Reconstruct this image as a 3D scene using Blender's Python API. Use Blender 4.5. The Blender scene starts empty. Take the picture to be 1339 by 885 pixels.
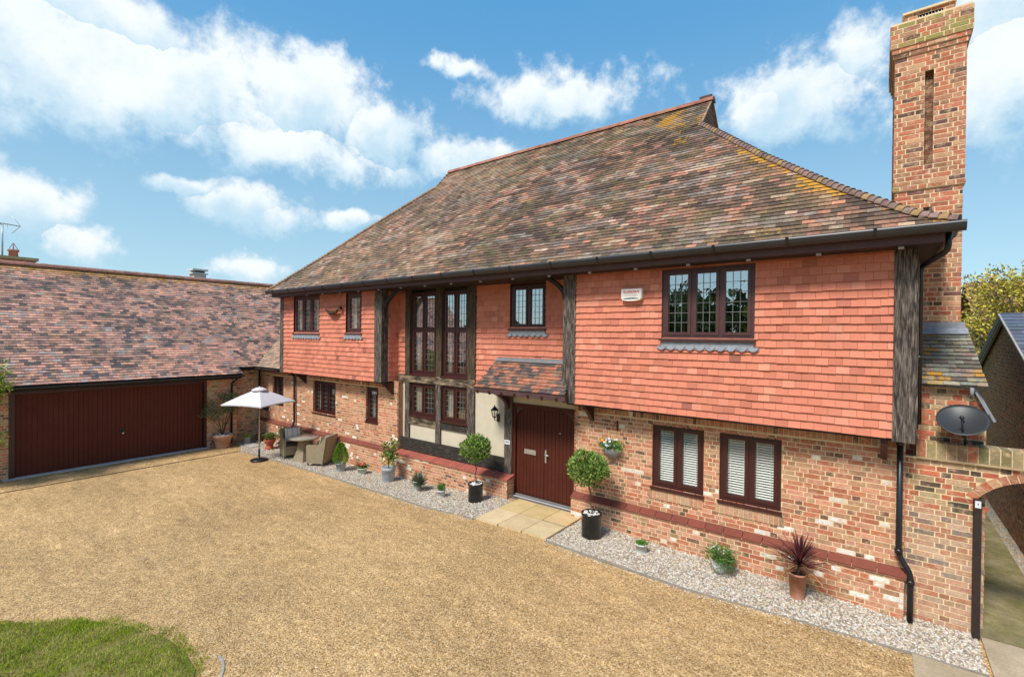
import bpy, math, random
from mathutils import Vector, Matrix, noise
random.seed(7)
R_ = random.random
def U(a, b): return a + (b - a) * random.random()
V = Vector
scene = bpy.context.scene
COL = scene.collection

# ------------------------------------------------------------------ camera
CAMZ = 3.75
FPX, YAW, PITCH, ROLL = 626.5, 0.6553, -0.0072, 0.0100
F = V((-math.sin(YAW) * math.cos(PITCH), math.cos(YAW) * math.cos(PITCH), math.sin(PITCH)))
Rt = V((math.cos(YAW), math.sin(YAW), 0)); Up = Rt.cross(F)
cr, sr = math.cos(ROLL), math.sin(ROLL)
R2 = Rt * cr + Up * sr; U2 = Up * cr - Rt * sr
cam = bpy.data.cameras.new('camera'); camo = bpy.data.objects.new('camera', cam); COL.objects.link(camo)
M = Matrix(((R2.x, U2.x, -F.x, 0), (R2.y, U2.y, -F.y, 0), (R2.z, U2.z, -F.z, CAMZ), (0, 0, 0, 1)))
camo.matrix_world = M
cam.sensor_width = 36; cam.lens = 36 * FPX / 1339; cam.clip_start = 0.05; cam.clip_end = 3000
scene.camera = camo

# ------------------------------------------------------------------ light
SUN_DIR = V((-0.06, -0.74, 0.97)).normalized()       # towards the sun
sun = bpy.data.lights.new('sun', 'SUN'); sun.energy = 2.1; sun.angle = math.radians(14); sun.color = (1, 0.95, 0.87)
suno = bpy.data.objects.new('sun', sun); COL.objects.link(suno)
suno.rotation_euler = SUN_DIR.to_track_quat('Z', 'Y').to_euler(); suno.location = (0, -20, 40)
scene.view_settings.view_transform = 'Standard'; scene.view_settings.look = 'None'
scene.view_settings.gamma = 1; scene.view_settings.exposure = 1.13
SKY_STRENGTH = 0.125

world = bpy.data.worlds.new('World'); scene.world = world; world.use_nodes = True
wt = world.node_tree; wt.nodes.clear()
def wn(t, **k):
    n = wt.nodes.new(t)
    for a, b in k.items(): setattr(n, a, b)
    return n
def setin(nt, n, i, v):
    if isinstance(v, bpy.types.NodeSocket): nt.links.new(v, n.inputs[i])
    elif v is not None: n.inputs[i].default_value = v
def wm(op, a, b=None, c=None, clamp=False):
    n = wn('ShaderNodeMath', operation=op, use_clamp=clamp)
    for i, v in enumerate((a, b, c)): setin(wt, n, i, v)
    return n.outputs[0]
def wv(op, a, b=None, out=0):
    n = wn('ShaderNodeVectorMath', operation=op)
    setin(wt, n, 0, a); setin(wt, n, 1, b)
    return n.outputs[out]
sky = wn('ShaderNodeTexSky', sky_type='NISHITA', sun_disc=False)
sky.sun_elevation = math.asin(SUN_DIR.z); sky.sun_rotation = math.atan2(SUN_DIR.x, SUN_DIR.y)
sky.air_density = 1.0; sky.dust_density = 0.3; sky.ozone_density = 2.0
tc = wn('ShaderNodeTexCoord').outputs['Generated']
def wnoise(vec, scale, detail, rough=0.55, fac=True):
    n = wn('ShaderNodeTexNoise'); n.inputs['Scale'].default_value = scale
    n.inputs['Detail'].default_value = detail; n.inputs['Roughness'].default_value = rough
    wt.links.new(vec, n.inputs['Vector']); return n.outputs[0 if fac else 1]
# clouds: heaps at fixed compass directions, edges broken up by fractal noise
CL = [(-0.912,0.131,0.390,0.183,0.110),(-0.874,0.283,0.385,0.184,0.105),(-0.790,0.438,0.415,0.165,0.088),
(-0.736,0.557,0.375,0.095,0.062),(-0.850,0.40,0.325,0.20,0.055),(-0.66,0.66,0.335,0.05,0.03),(-0.877,0.181,0.444,0.165,0.057),
(-0.473,0.761,0.445,0.170,0.054),(-0.604,0.632,0.485,0.050,0.019),(-0.643,0.685,0.343,0.115,0.042),
(-0.896,0.384,0.223,0.095,0.034),(-0.875,0.43,0.214,0.07,0.022),(-0.810,0.544,0.218,0.060,0.019),(-0.924,0.294,0.245,0.048,0.016),
(-0.976,0.125,0.179,0.065,0.054),(-0.975,0.179,0.132,0.048,0.030),(-0.909,0.401,0.112,0.061,0.028),
(-0.105,0.905,0.40,0.12,0.078),(-0.034,0.900,0.435,0.081,0.066),(0.126,0.921,0.368,0.11,0.10),
(0.107,0.895,0.434,0.10,0.08),(-0.161,0.911,0.380,0.056,0.036),
(0.75,-0.5,0.5,0.5,0.12),(-0.1,-0.95,0.3,0.45,0.12),(-0.7,-0.6,0.4,0.35,0.1),(0.8,0.4,0.45,0.3,0.12),(-0.3,-0.7,0.7,0.3,0.15)]
warp = wv('SUBTRACT', wnoise(tc, 9, 5, 0.6, False), V((0.5, 0.5, 0.5)))
wsc = wn('ShaderNodeVectorMath', operation='SCALE'); wt.links.new(warp, wsc.inputs[0]); wsc.inputs['Scale'].default_value = 0.085
dirw = wv('ADD', tc, wsc.outputs[0])
best = None; low = None
for (x, y, z, ra, rb) in CL:
    d = V((x, y, z)).normalized(); h = d.cross(V((0, 0, 1))).normalized(); v = h.cross(d)
    a = wv('DOT_PRODUCT', dirw, h / ra, 1); b = wv('DOT_PRODUCT', dirw, v / rb, 1); f = wv('DOT_PRODUCT', dirw, d, 1)
    r2 = wm('ADD', wm('MULTIPLY', a, a), wm('MULTIPLY', b, b))
    q = wm('SUBTRACT', 1.0, wm('SQRT', r2))
    q = wm('ADD', q, wm('MULTIPLY', wm('LESS_THAN', f, 0.0), -50.0))
    if best is None: best = q; low = wm('MULTIPLY', b, 1.0)
    else:
        gt = wm('GREATER_THAN', q, best)
        mixn = wn('ShaderNodeMix', data_type='FLOAT'); wt.links.new(gt, mixn.inputs[0]); wt.links.new(low, mixn.inputs[2]); wt.links.new(b, mixn.inputs[3])
        low = mixn.outputs[0]
        best = wm('SMOOTH_MAX', best, q, 0.35)
n1 = wnoise(tc, 8.5, 10, 0.62); n2 = wnoise(tc, 26, 8, 0.65)
den = wm('ADD', best, wm('MULTIPLY', wm('SUBTRACT', n1, 0.5), 2.6))
den = wm('ADD', den, wm('MULTIPLY', wm('SUBTRACT', n2, 0.5), 1.1))
mr = wn('ShaderNodeMapRange', interpolation_type='SMOOTHSTEP'); wt.links.new(den, mr.inputs[0])
mr.inputs[1].default_value = -0.22; mr.inputs[2].default_value = 0.56
mask = mr.outputs[0]
# cloud brightness: underside and thick middle a blue-grey, tops white
sh = wm('ADD', wm('MULTIPLY', wnoise(wv('ADD', tc, V((0.3, 0.1, 0.04))), 9, 7, 0.6), 1.25), wm('MULTIPLY', low, 0.36))
mr2 = wn('ShaderNodeMapRange', interpolation_type='SMOOTHSTEP'); wt.links.new(sh, mr2.inputs[0])
mr2.inputs[1].default_value = 0.25; mr2.inputs[2].default_value = 0.80
gc = wn('ShaderNodeMix', data_type='RGBA'); wt.links.new(mr2.outputs[0], gc.inputs[0])
CLOUDK = 0.93 / SKY_STRENGTH
gc.inputs[6].default_value = (0.27 * CLOUDK, 0.38 * CLOUDK, 0.455 * CLOUDK, 1); gc.inputs[7].default_value = (0.47 * CLOUDK, 0.50 * CLOUDK, 0.515 * CLOUDK, 1)
# thin haze towards the horizon lifts the blue
sep = wn('ShaderNodeSeparateXYZ'); wt.links.new(tc, sep.inputs[0])
hz = wn('ShaderNodeMapRange', interpolation_type='SMOOTHSTEP'); wt.links.new(sep.outputs[2], hz.inputs[0]); hz.inputs[1].default_value = 0.05; hz.inputs[2].default_value = 0.62
air = wn('ShaderNodeMix', data_type='RGBA'); wt.links.new(hz.outputs[0], air.inputs[0])
air.inputs[6].default_value = (0.160 / SKY_STRENGTH, 0.268 / SKY_STRENGTH, 0.318 / SKY_STRENGTH, 1); air.inputs[7].default_value = (0.035 / SKY_STRENGTH, 0.160 / SKY_STRENGTH, 0.310 / SKY_STRENGTH, 1)
hm = wn('ShaderNodeMix', data_type='RGBA'); hm.inputs[0].default_value = 0.82; wt.links.new(sky.outputs[0], hm.inputs[6]); wt.links.new(air.outputs[2], hm.inputs[7])
mx = wn('ShaderNodeMix', data_type='RGBA'); wt.links.new(mask, mx.inputs[0]); wt.links.new(hm.outputs[2], mx.inputs[6]); wt.links.new(gc.outputs[2], mx.inputs[7])
bg = wn('ShaderNodeBackground'); bg.inputs[1].default_value = SKY_STRENGTH; wt.links.new(mx.outputs[2], bg.inputs[0])
wo = wn('ShaderNodeOutputWorld'); wt.links.new(bg.outputs[0], wo.inputs[0])

# ------------------------------------------------------------------ materials
def mat(name, c=(0.5, 0.5, 0.5), rough=0.8, attr=False, mott=0.25, mscale=6, c2=None, fine=0.0, fscale=80, bump=0.0, bscale=60,
        stretch=(1, 1, 1), metal=0.0, spec=0.3, thr=None, lichen=None, lscale=16):
    m = bpy.data.materials.new(name); m.use_nodes = True; nt = m.node_tree
    b = nt.nodes['Principled BSDF']; b.inputs['Roughness'].default_value = rough; b.inputs['Metallic'].default_value = metal
    b.inputs['Specular IOR Level'].default_value = spec
    tcn = nt.nodes.new('ShaderNodeTexCoord'); mp = nt.nodes.new('ShaderNodeMapping'); mp.inputs['Scale'].default_value = stretch
    nt.links.new(tcn.outputs['Object'], mp.inputs[0])
    def nz(s, d=4, r=0.6):
        n = nt.nodes.new('ShaderNodeTexNoise'); n.inputs['Scale'].default_value = s; n.inputs['Detail'].default_value = d; n.inputs['Roughness'].default_value = r
        nt.links.new(mp.outputs[0], n.inputs['Vector']); return n.outputs[0]
    if attr:
        a = nt.nodes.new('ShaderNodeAttribute'); a.attribute_name = 'Col'; base = a.outputs['Color']
    else:
        rgb = nt.nodes.new('ShaderNodeRGB'); rgb.outputs[0].default_value = (*c, 1); base = rgb.outputs[0]
    if c2:
        mr = nt.nodes.new('ShaderNodeMapRange'); nt.links.new(nz(mscale), mr.inputs[0])
        mr.inputs[1].default_value, mr.inputs[2].default_value = thr or (0.35, 0.65)
        mxx = nt.nodes.new('ShaderNodeMix'); mxx.data_type = 'RGBA'; nt.links.new(mr.outputs[0], mxx.inputs[0])
        nt.links.new(base, mxx.inputs[6]); mxx.inputs[7].default_value = (*c2, 1); base = mxx.outputs[2]
    def mul(base, s, amt):
        mr = nt.nodes.new('ShaderNodeMapRange'); nt.links.new(nz(s), mr.inputs[0]); mr.inputs[1].default_value = 0.25; mr.inputs[2].default_value = 0.75
        mr.inputs[3].default_value = 1 - amt; mr.inputs[4].default_value = 1 + amt
        vm = nt.nodes.new('ShaderNodeVectorMath'); vm.operation = 'SCALE'; nt.links.new(base, vm.inputs[0]); nt.links.new(mr.outputs[0], vm.inputs['Scale'])
        return vm.outputs[0]
    if mott: base = mul(base, mscale * 1.7, mott)
    if fine: base = mul(base, fscale, fine)
    if lichen:
        ad = nt.nodes.new('ShaderNodeMath'); ad.operation = 'ADD'; nt.links.new(a.outputs['Alpha'], ad.inputs[0]); nt.links.new(nz(lscale, 4, 0.7), ad.inputs[1])
        mr = nt.nodes.new('ShaderNodeMapRange'); nt.links.new(ad.outputs[0], mr.inputs[0]); mr.inputs[1].default_value = 0.93; mr.inputs[2].default_value = 1.05
        mr3 = nt.nodes.new('ShaderNodeMapRange'); nt.links.new(a.outputs['Alpha'], mr3.inputs[0]); mr3.inputs[1].default_value = 0.02; mr3.inputs[2].default_value = 0.1
        mm = nt.nodes.new('ShaderNodeMath'); mm.operation = 'MULTIPLY'; nt.links.new(mr.outputs[0], mm.inputs[0]); nt.links.new(mr3.outputs[0], mm.inputs[1])
        lm = nt.nodes.new('ShaderNodeMix'); lm.data_type = 'RGBA'; nt.links.new(mm.outputs[0], lm.inputs[0]); nt.links.new(base, lm.inputs[6]); lm.inputs[7].default_value = (*lichen, 1); base = lm.outputs[2]
    nt.links.new(base, b.inputs['Base Color'])
    if bump:
        bp = nt.nodes.new('ShaderNodeBump'); bp.inputs['Strength'].default_value = bump; bp.inputs['Distance'].default_value = 0.01
        nt.links.new(nz(bscale, 5), bp.inputs['Height']); nt.links.new(bp.outputs[0], b.inputs['Normal'])
    return m
m_brick = mat('brick_face', attr=True, rough=0.9, mott=0.16, mscale=13, c2=(0.62, 0.42, 0.27), thr=(0.50, 0.80), fine=0.26, fscale=50, bump=0.5, bscale=70, lichen=(0.30, 0.27, 0.08), lscale=25)
m_tile = mat('clay_tile', attr=True, rough=0.85, mott=0.18, mscale=5, c2=(0.075, 0.06, 0.045), thr=(0.50, 0.90), fine=0.34, fscale=26, bump=0.5, bscale=50, lichen=(0.50, 0.245, 0.035), lscale=13)
m_hung = mat('hung_tile', attr=True, rough=0.8, mott=0.08, mscale=1.2, fine=0.08, fscale=40, bump=0.25, bscale=50)
m_mortar = mat('mortar', (0.74, 0.57, 0.35), 0.95, mott=0.15, mscale=4, fine=0.15, bump=0.3)
m_plaster = mat('cream_render', (0.60, 0.53, 0.40), 0.9, mott=0.07, mscale=2.5, fine=0.03, bump=0.15, bscale=120)
m_oakv = mat('weathered_oak', (0.042, 0.033, 0.028), 0.85, c2=(0.25, 0.20, 0.165), thr=(0.40, 0.76), mscale=7, mott=0.4, fine=0.4, fscale=14, stretch=(6, 6, 0.6), bump=0.6, bscale=16)
m_oakvb = mat('brown_weathered_oak', (0.040, 0.027, 0.018), 0.8, c2=(0.13, 0.088, 0.05), thr=(0.4, 0.72), mscale=6, mott=0.4, fine=0.35, fscale=14, stretch=(5, 5, 0.6), bump=0.5, bscale=16)
m_oakh = mat('weathered_oak_beam', (0.03, 0.025, 0.021), 0.8, c2=(0.10, 0.085, 0.07), thr=(0.5, 0.75), mscale=7, mott=0.4, fine=0.4, fscale=14, stretch=(0.6, 6, 6), bump=0.6, bscale=16)
m_oakhb = mat('pale_weathered_rail', (0.05, 0.036, 0.025), 0.8, c2=(0.36, 0.27, 0.17), thr=(0.42, 0.68), mscale=4, mott=0.4, fine=0.3, fscale=14, stretch=(0.8, 4, 3), bump=0.5, bscale=16)
m_frame = mat('brown_window_paint', (0.055, 0.014, 0.012), 0.4, mott=0.12, mscale=6, fine=0.1, fscale=20, stretch=(3, 3, 1), spec=0.5)
m_frame2 = mat('purple_brown_frame', (0.075, 0.030, 0.028), 0.45, mott=0.15, mscale=6, fine=0.1, fscale=20, spec=0.5)
m_door = mat('dark_red_door_paint', (0.078, 0.018, 0.010), 0.55, mott=0.14, mscale=2, fine=0.08, fscale=30, spec=0.22)
m_fascia = mat('fascia_brown', (0.085, 0.045, 0.045), 0.6, mott=0.15, mscale=4)
m_black = mat('black_plastic', (0.012, 0.012, 0.013), 0.35, mott=0.15, mscale=5, spec=0.5)
m_gutter = mat('gutter_dark', (0.028, 0.027, 0.03), 0.35, mott=0.2, mscale=3, spec=0.5)
m_lead = mat('lead_flashing', (0.26, 0.28, 0.31), 0.6, mott=0.25, mscale=8, bump=0.2)
m_came = mat('lead_came', (0.20, 0.20, 0.19), 0.5, mott=0)
m_dark = mat('interior_dark', (0.05, 0.04, 0.035), 0.9, mott=0)
m_room = mat('interior_wall', (0.28, 0.25, 0.21), 0.9, mott=0)
m_curt = mat('cream_curtain', (0.62, 0.58, 0.48), 0.9, mott=0.1, mscale=3)
m_blind = mat('white_blind', (0.8, 0.8, 0.77), 0.6, mott=0)
m_steel = mat('brushed_steel', (0.6, 0.6, 0.6), 0.3, metal=0.8, mott=0.1)
m_white = mat('white_plastic', (0.75, 0.74, 0.68), 0.5, mott=0.06)
m_coping = mat('red_plinth_tile', attr=True, rough=0.7, mott=0.12, mscale=5, fine=0.12, bump=0.2)
m_slate = mat('slate', attr=True, rough=0.55, mott=0.12, mscale=4, fine=0.1, bump=0.2)
m_stone = mat('sandstone_slab', attr=True, rough=0.85, mott=0.14, mscale=2.2, fine=0.12, fscale=50, bump=0.2)
m_grass = mat('grass_blade', attr=True, rough=0.8, mott=0.15, mscale=3, spec=0.08)
m_leaf = mat('leaf', attr=True, rough=0.55, mott=0.1, mscale=5, spec=0.35)
m_bark = mat('bark', (0.11, 0.08, 0.055), 0.9, mott=0.3, mscale=20, bump=0.4)
m_soil = mat('soil', (0.03, 0.022, 0.016), 0.95, mott=0.3, mscale=20, bump=0.6)
m_terra = mat('terracotta', (0.40, 0.16, 0.085), 0.8, mott=0.2, mscale=5, c2=(0.48, 0.24, 0.16), fine=0.1)
m_terrap = mat('pale_terracotta', (0.42, 0.21, 0.14), 0.85, mott=0.2, mscale=6, c2=(0.5, 0.33, 0.25), fine=0.12)
m_zinc = mat('grey_zinc', (0.42, 0.44, 0.46), 0.55, mott=0.2, mscale=8, c2=(0.33, 0.35, 0.37), metal=0.1)
m_potw = mat('white_pot', (0.62, 0.62, 0.58), 0.6, mott=0.12, mscale=8)
m_potg = mat('pale_green_pot', (0.52, 0.56, 0.46), 0.6, mott=0.12, mscale=8)
m_potb = mat('black_glaze', (0.014, 0.013, 0.012), 0.22, mott=0.4, mscale=6, spec=0.6)
m_wick = mat('wicker', attr=True, rough=0.75, mott=0.15, mscale=10, fine=0.35, fscale=60, bump=0.8, bscale=90)
m_fabric = mat('pale_grey_canopy', (0.60, 0.58, 0.60), 0.9, mott=0.04, mscale=2)
m_cush = mat('striped_cushion', attr=True, rough=0.9, mott=0.08, mscale=10)
m_peb = mat('pebble', attr=True, rough=0.75, mott=0.1, mscale=40)
m_conc = mat('concrete', (0.45, 0.36, 0.25), 0.9, mott=0.2, mscale=1.5, c2=(0.36, 0.28, 0.18), fine=0.2, fscale=40, bump=0.3)
m_moss = mat('mossy_path', (0.17, 0.15, 0.055), 0.95, mott=0.3, mscale=2.5, c2=(0.27, 0.22, 0.12), fine=0.2, fscale=40, bump=0.3)
m_gold = mat('pole_wood', (0.5, 0.38, 0.27), 0.5, mott=0.05)
m_alum = mat('aluminium', (0.5, 0.5, 0.5), 0.4, metal=0.6, mott=0.1)
m_dish = mat('dark_dish', (0.035, 0.037, 0.04), 0.45, mott=0.12, mscale=5, spec=0.5)
m_rust = mat('bronze', (0.06, 0.035, 0.02), 0.4, mott=0.4, mscale=25, c2=(0.30, 0.20, 0.09), thr=(0.5, 0.7), metal=0.5)
m_orange = mat('orange_wall', (0.45, 0.20, 0.10), 0.9, mott=0.2, mscale=3)
m_board = mat('barge_board', (0.022, 0.016, 0.013), 0.6, mott=0.2, mscale=5)
def flat_mat(name, c):
    return mat(name, c, 0.6, mott=0.03)
m_red = flat_mat('red_letters', (0.55, 0.02, 0.04)); m_navy = flat_mat('navy_strip', (0.02, 0.03, 0.06))
m_gdoor = mat('garage_door_paint', (0.105, 0.023, 0.013), 0.55, mott=0.12, mscale=1.5, fine=0.08, fscale=25, spec=0.2)
# glass
def glass_mat(name, refl, tint=(0.92, 0.95, 0.93)):
    m = bpy.data.materials.new(name); m.use_nodes = True; nt = m.node_tree; nt.nodes.clear()
    tr = nt.nodes.new('ShaderNodeBsdfTransparent'); tr.inputs[0].default_value = (*tint, 1)
    gl = nt.nodes.new('ShaderNodeBsdfGlossy'); gl.inputs['Roughness'].default_value = 0.0; gl.inputs[0].default_value = (1, 1, 1, 1)
    tcn = nt.nodes.new('ShaderNodeTexCoord'); nz = nt.nodes.new('ShaderNodeTexNoise'); nz.inputs['Scale'].default_value = 5; nt.links.new(tcn.outputs['Object'], nz.inputs[0])
    bp = nt.nodes.new('ShaderNodeBump'); bp.inputs['Strength'].default_value = 0.06; bp.inputs['Distance'].default_value = 0.02; nt.links.new(nz.outputs[0], bp.inputs['Height'])
    nt.links.new(bp.outputs[0], gl.inputs['Normal'])
    mx = nt.nodes.new('ShaderNodeMixShader'); mx.inputs[0].default_value = refl; nt.links.new(tr.outputs[0], mx.inputs[1]); nt.links.new(gl.outputs[0], mx.inputs[2])
    o = nt.nodes.new('ShaderNodeOutputMaterial'); nt.links.new(mx.outputs[0], o.inputs[0]); return m
m_glass = glass_mat('window_glass', 0.34); m_glass_hi = glass_mat('upper_window_glass', 0.5); m_glass_lo = glass_mat('low_glass', 0.10)

# ------------------------------------------------------------------ mesh builder
class MB:
    def __init__(s): s.v = []; s.f = []; s.mi = []; s.c = []; s.sm = []
    def poly(s, pts, c=(0.5, 0.5, 0.5), mi=0, sm=False):
        n = len(s.v); s.v += [tuple(p) for p in pts]; s.f.append(tuple(range(n, n + len(pts)))); s.mi.append(mi); s.c.append(c); s.sm.append(sm)
    def mesh(s, vs, fs, c=(0.5, 0.5, 0.5), mi=0, sm=False):
        n = len(s.v); s.v += [tuple(p) for p in vs]
        for f in fs: s.f.append(tuple(i + n for i in f)); s.mi.append(mi); s.c.append(c); s.sm.append(sm)
    def box(s, x0, x1, y0, y1, z0, z1, c=(0.5, 0.5, 0.5), mi=0):
        if x0 > x1: x0, x1 = x1, x0
        if y0 > y1: y0, y1 = y1, y0
        if z0 > z1: z0, z1 = z1, z0
        vs = [(x0, y0, z0), (x1, y0, z0), (x1, y1, z0), (x0, y1, z0), (x0, y0, z1), (x1, y0, z1), (x1, y1, z1), (x0, y1, z1)]
        s.mesh(vs, [(3, 2, 1, 0), (4, 5, 6, 7), (0, 1, 5, 4), (1, 2, 6, 5), (2, 3, 7, 6), (3, 0, 4, 7)], c, mi)
    def obox(s, o, a, b, n, c=(0.5, 0.5, 0.5), mi=0):   # box from corner o along vectors a, b, n
        o, a, b, n = V(o), V(a), V(b), V(n)
        if a.cross(b).dot(n) < 0: a, b = b, a
        vs = [o, o + a, o + a + b, o + b, o + n, o + a + n, o + a + b + n, o + b + n]
        s.mesh(vs, [(3, 2, 1, 0), (4, 5, 6, 7), (0, 1, 5, 4), (1, 2, 6, 5), (2, 3, 7, 6), (3, 0, 4, 7)], c, mi)
    def bar(s, p0, p1, w, h, c=(0.5, 0.5, 0.5), mi=0, up=V((0, 0, 1))):
        p0, p1 = V(p0), V(p1); d = (p1 - p0); a = d.cross(up)
        if a.length < 1e-6: a = V((1, 0, 0))
        a.normalize(); b = a.cross(d).normalized()
        s.obox(p0 - a * w / 2 - b * h / 2, a * w, b * h, d, c, mi)
    def tube(s, pts, r, n=10, c=(0.5, 0.5, 0.5), mi=0, sm=True, caps=True):
        pts = [V(p) for p in pts]; rs = r if isinstance(r, (list, tuple)) else [r] * len(pts)
        vs = []; prev = None
        for i, p in enumerate(pts):
            t = (pts[min(i + 1, len(pts) - 1)] - pts[max(i - 1, 0)])
            if t.length < 1e-9: t = V((0, 0, 1))
            t.normalize()
            a = prev - t * prev.dot(t) if prev is not None else t.cross(V((0.13, 0.21, 0.97)))
            if a.length < 1e-6: a = t.cross(V((1, 0, 0)))
            a.normalize(); prev = a; b = t.cross(a)
            for k in range(n):
                q = 2 * math.pi * k / n; vs.append(p + (a * math.cos(q) + b * math.sin(q)) * rs[i])
        fs = []
        for i in range(len(pts) - 1):
            for k in range(n): fs.append((i * n + k, i * n + (k + 1) % n, (i + 1) * n + (k + 1) % n, (i + 1) * n + k))
        s.mesh(vs, fs, c, mi, sm)
        if caps:
            m = len(s.v) - len(vs)
            s.f.append(tuple(m + k for k in reversed(range(n)))); s.f.append(tuple(m + (len(pts) - 1) * n + k for k in range(n)))
            for _ in (0, 1): s.mi.append(mi); s.c.append(c); s.sm.append(False)
    def lathe(s, prof, cx, cy, cz, n=24, c=(0.5, 0.5, 0.5), mi=0, sm=True):   # prof: (radius, z)
        vs = []
        for r, z in prof:
            for k in range(n): q = 2 * math.pi * k / n; vs.append((cx + r * math.cos(q), cy + r * math.sin(q), cz + z))
        fs = []
        for i in range(len(prof) - 1):
            for k in range(n): fs.append((i * n + k, i * n + (k + 1) % n, (i + 1) * n + (k + 1) % n, (i + 1) * n + k))
        s.mesh(vs, fs, c, mi, sm)
    def ball(s, c0, rx, ry, rz, n=10, m=7, c=(0.5, 0.5, 0.5), mi=0):
        prof = [(max(1e-4, math.sin(math.pi * i / m)), -math.cos(math.pi * i / m)) for i in range(m + 1)]; vs = []; fs = []
        for r, z in prof:
            for k in range(n): q = 2 * math.pi * k / n; vs.append((c0[0] + rx * r * math.cos(q), c0[1] + ry * r * math.sin(q), c0[2] + rz * z))
        for i in range(m):
            for k in range(n): fs.append((i * n + k, i * n + (k + 1) % n, (i + 1) * n + (k + 1) % n, (i + 1) * n + k))
        s.mesh(vs, fs, c, mi, True)
    def build(s, name, mats, parent=None, base=None):
        if not isinstance(mats, (list, tuple)): mats = [mats]
        o0 = base_of(parent) if parent is not None else V(base or (0, 0, 0))
        me = bpy.data.meshes.new(name); me.from_pydata([(x - o0.x, y - o0.y, z - o0.z) for x, y, z in s.v], [], s.f)
        for m in mats: me.materials.append(m)
        me.polygons.foreach_set('material_index', s.mi); me.polygons.foreach_set('use_smooth', s.sm)
        at = me.color_attributes.new('Col', 'FLOAT_COLOR', 'CORNER'); buf = []
        for f, c in zip(s.f, s.c): buf += [c[0], c[1], c[2], c[3] if len(c) > 3 else 0.0] * len(f)
        at.data.foreach_set('color', buf); me.update()
        o = bpy.data.objects.new(name, me); COL.objects.link(o)
        o['_b'] = list(o0)
        if parent is not None: o.parent = parent
        else: o.location = o0
        return o
def base_of(p): return V(p['_b'])
def tag(o, label=None, cat=None, group=None, kind=None):
    if label: o['label'] = label
    if cat: o['category'] = cat
    if group: o['group'] = group
    if kind: o['kind'] = kind
    return o
def thing(name, loc, label, cat, group=None):
    o = bpy.data.objects.new(name, None); COL.objects.link(o); o.location = loc; o['_b'] = list(loc); o.empty_display_size = 0.2
    return tag(o, label, cat, group)
def struct(o): o['kind'] = 'structure'; return o
def wl(c, a): return (c[0], c[1], c[2], a)
def mixc(a, b, t): return tuple(a[i] + (b[i] - a[i]) * t for i in range(3))
def jit(c, a=0.1):
    k = 1 + U(-a, a); return tuple(max(0.003, x * k * (1 + U(-a, a) * 0.35)) for x in c)
def fb(x, y, z, o=4): return noise.fractal(V((x, y, z)), 1.0, 2.0, o)

# ------------------------------------------------------------------ bricks and tiles
def brick_col(kind):
    def main(p, header):
        n = fb(p.x * 0.9, p.y * 0.9, p.z * 1.6); r = R_()
        yel = min(1, max(0, (p.z - 1.0) / 1.2 + n * 0.6))
        if p.z < 0.95 and n > 0.05 and r < 0.14: return jit((0.80, 0.75, 0.68), 0.08)
        if r < 0.03: return jit((0.74, 0.66, 0.56), 0.12)
        if header and r < 0.2: return jit((0.24, 0.125, 0.075), 0.3)
        if r < (0.14 if p.z > 2.0 else 0.07): return jit((0.19, 0.11, 0.075), 0.35)
        a = jit((0.46, 0.155, 0.085), 0.16); b = jit((0.46, 0.25, 0.14), 0.2); c = jit((0.58, 0.27, 0.17), 0.12)
        q = R_(); base = a if q < 0.42 else (c if q < 0.75 else b)
        return mixc(base, b, 0.6 * yel * R_())
    def chim(p, header):
        r = R_(); n = fb(p.x * 2, p.y, p.z * 1.0)
        if r < 0.10: return jit((0.15, 0.075, 0.055), 0.3)
        if r < 0.22 + n * 0.2: return jit((0.52, 0.29, 0.165), 0.15)
        if r < 0.62: return jit((0.46, 0.145, 0.08), 0.18)
        return jit((0.38, 0.17, 0.10), 0.22)
    def cap(p, header):
        c = chim(p, header)
        return wl(c, 0.42 + fb(p.x * 5, p.y * 5, p.z * 5) * 0.4)
    def arch(p, header):
        r = R_()
        if p.z > 1.4:
            if r < 0.15: return jit((0.10, 0.075, 0.05), 0.3)
            return jit((0.44, 0.13, 0.07), 0.25) if r < 0.7 else jit((0.42, 0.28, 0.16), 0.2)
        if r < 0.3: return jit((0.48, 0.32, 0.22), 0.15)
        if r < 0.55: return jit((0.44, 0.20, 0.12), 0.2)
        if r < 0.72: return jit((0.28, 0.20, 0.16), 0.25)
        return jit((0.50, 0.28, 0.18), 0.15)
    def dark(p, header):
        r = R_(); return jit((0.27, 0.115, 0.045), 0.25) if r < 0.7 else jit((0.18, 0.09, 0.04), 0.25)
    def garage(p, header):
        r = R_()
        if r < 0.12: return jit((0.20, 0.12, 0.075), 0.3)
        if r < 0.3: return jit((0.56, 0.37, 0.22), 0.15)
        return jit((0.52, 0.20, 0.11), 0.2) if r < 0.7 else jit((0.52, 0.29, 0.17), 0.2)
    return dict(main=main, chim=chim, cap=cap, arch=arch, dark=dark, garage=garage)[kind]

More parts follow.
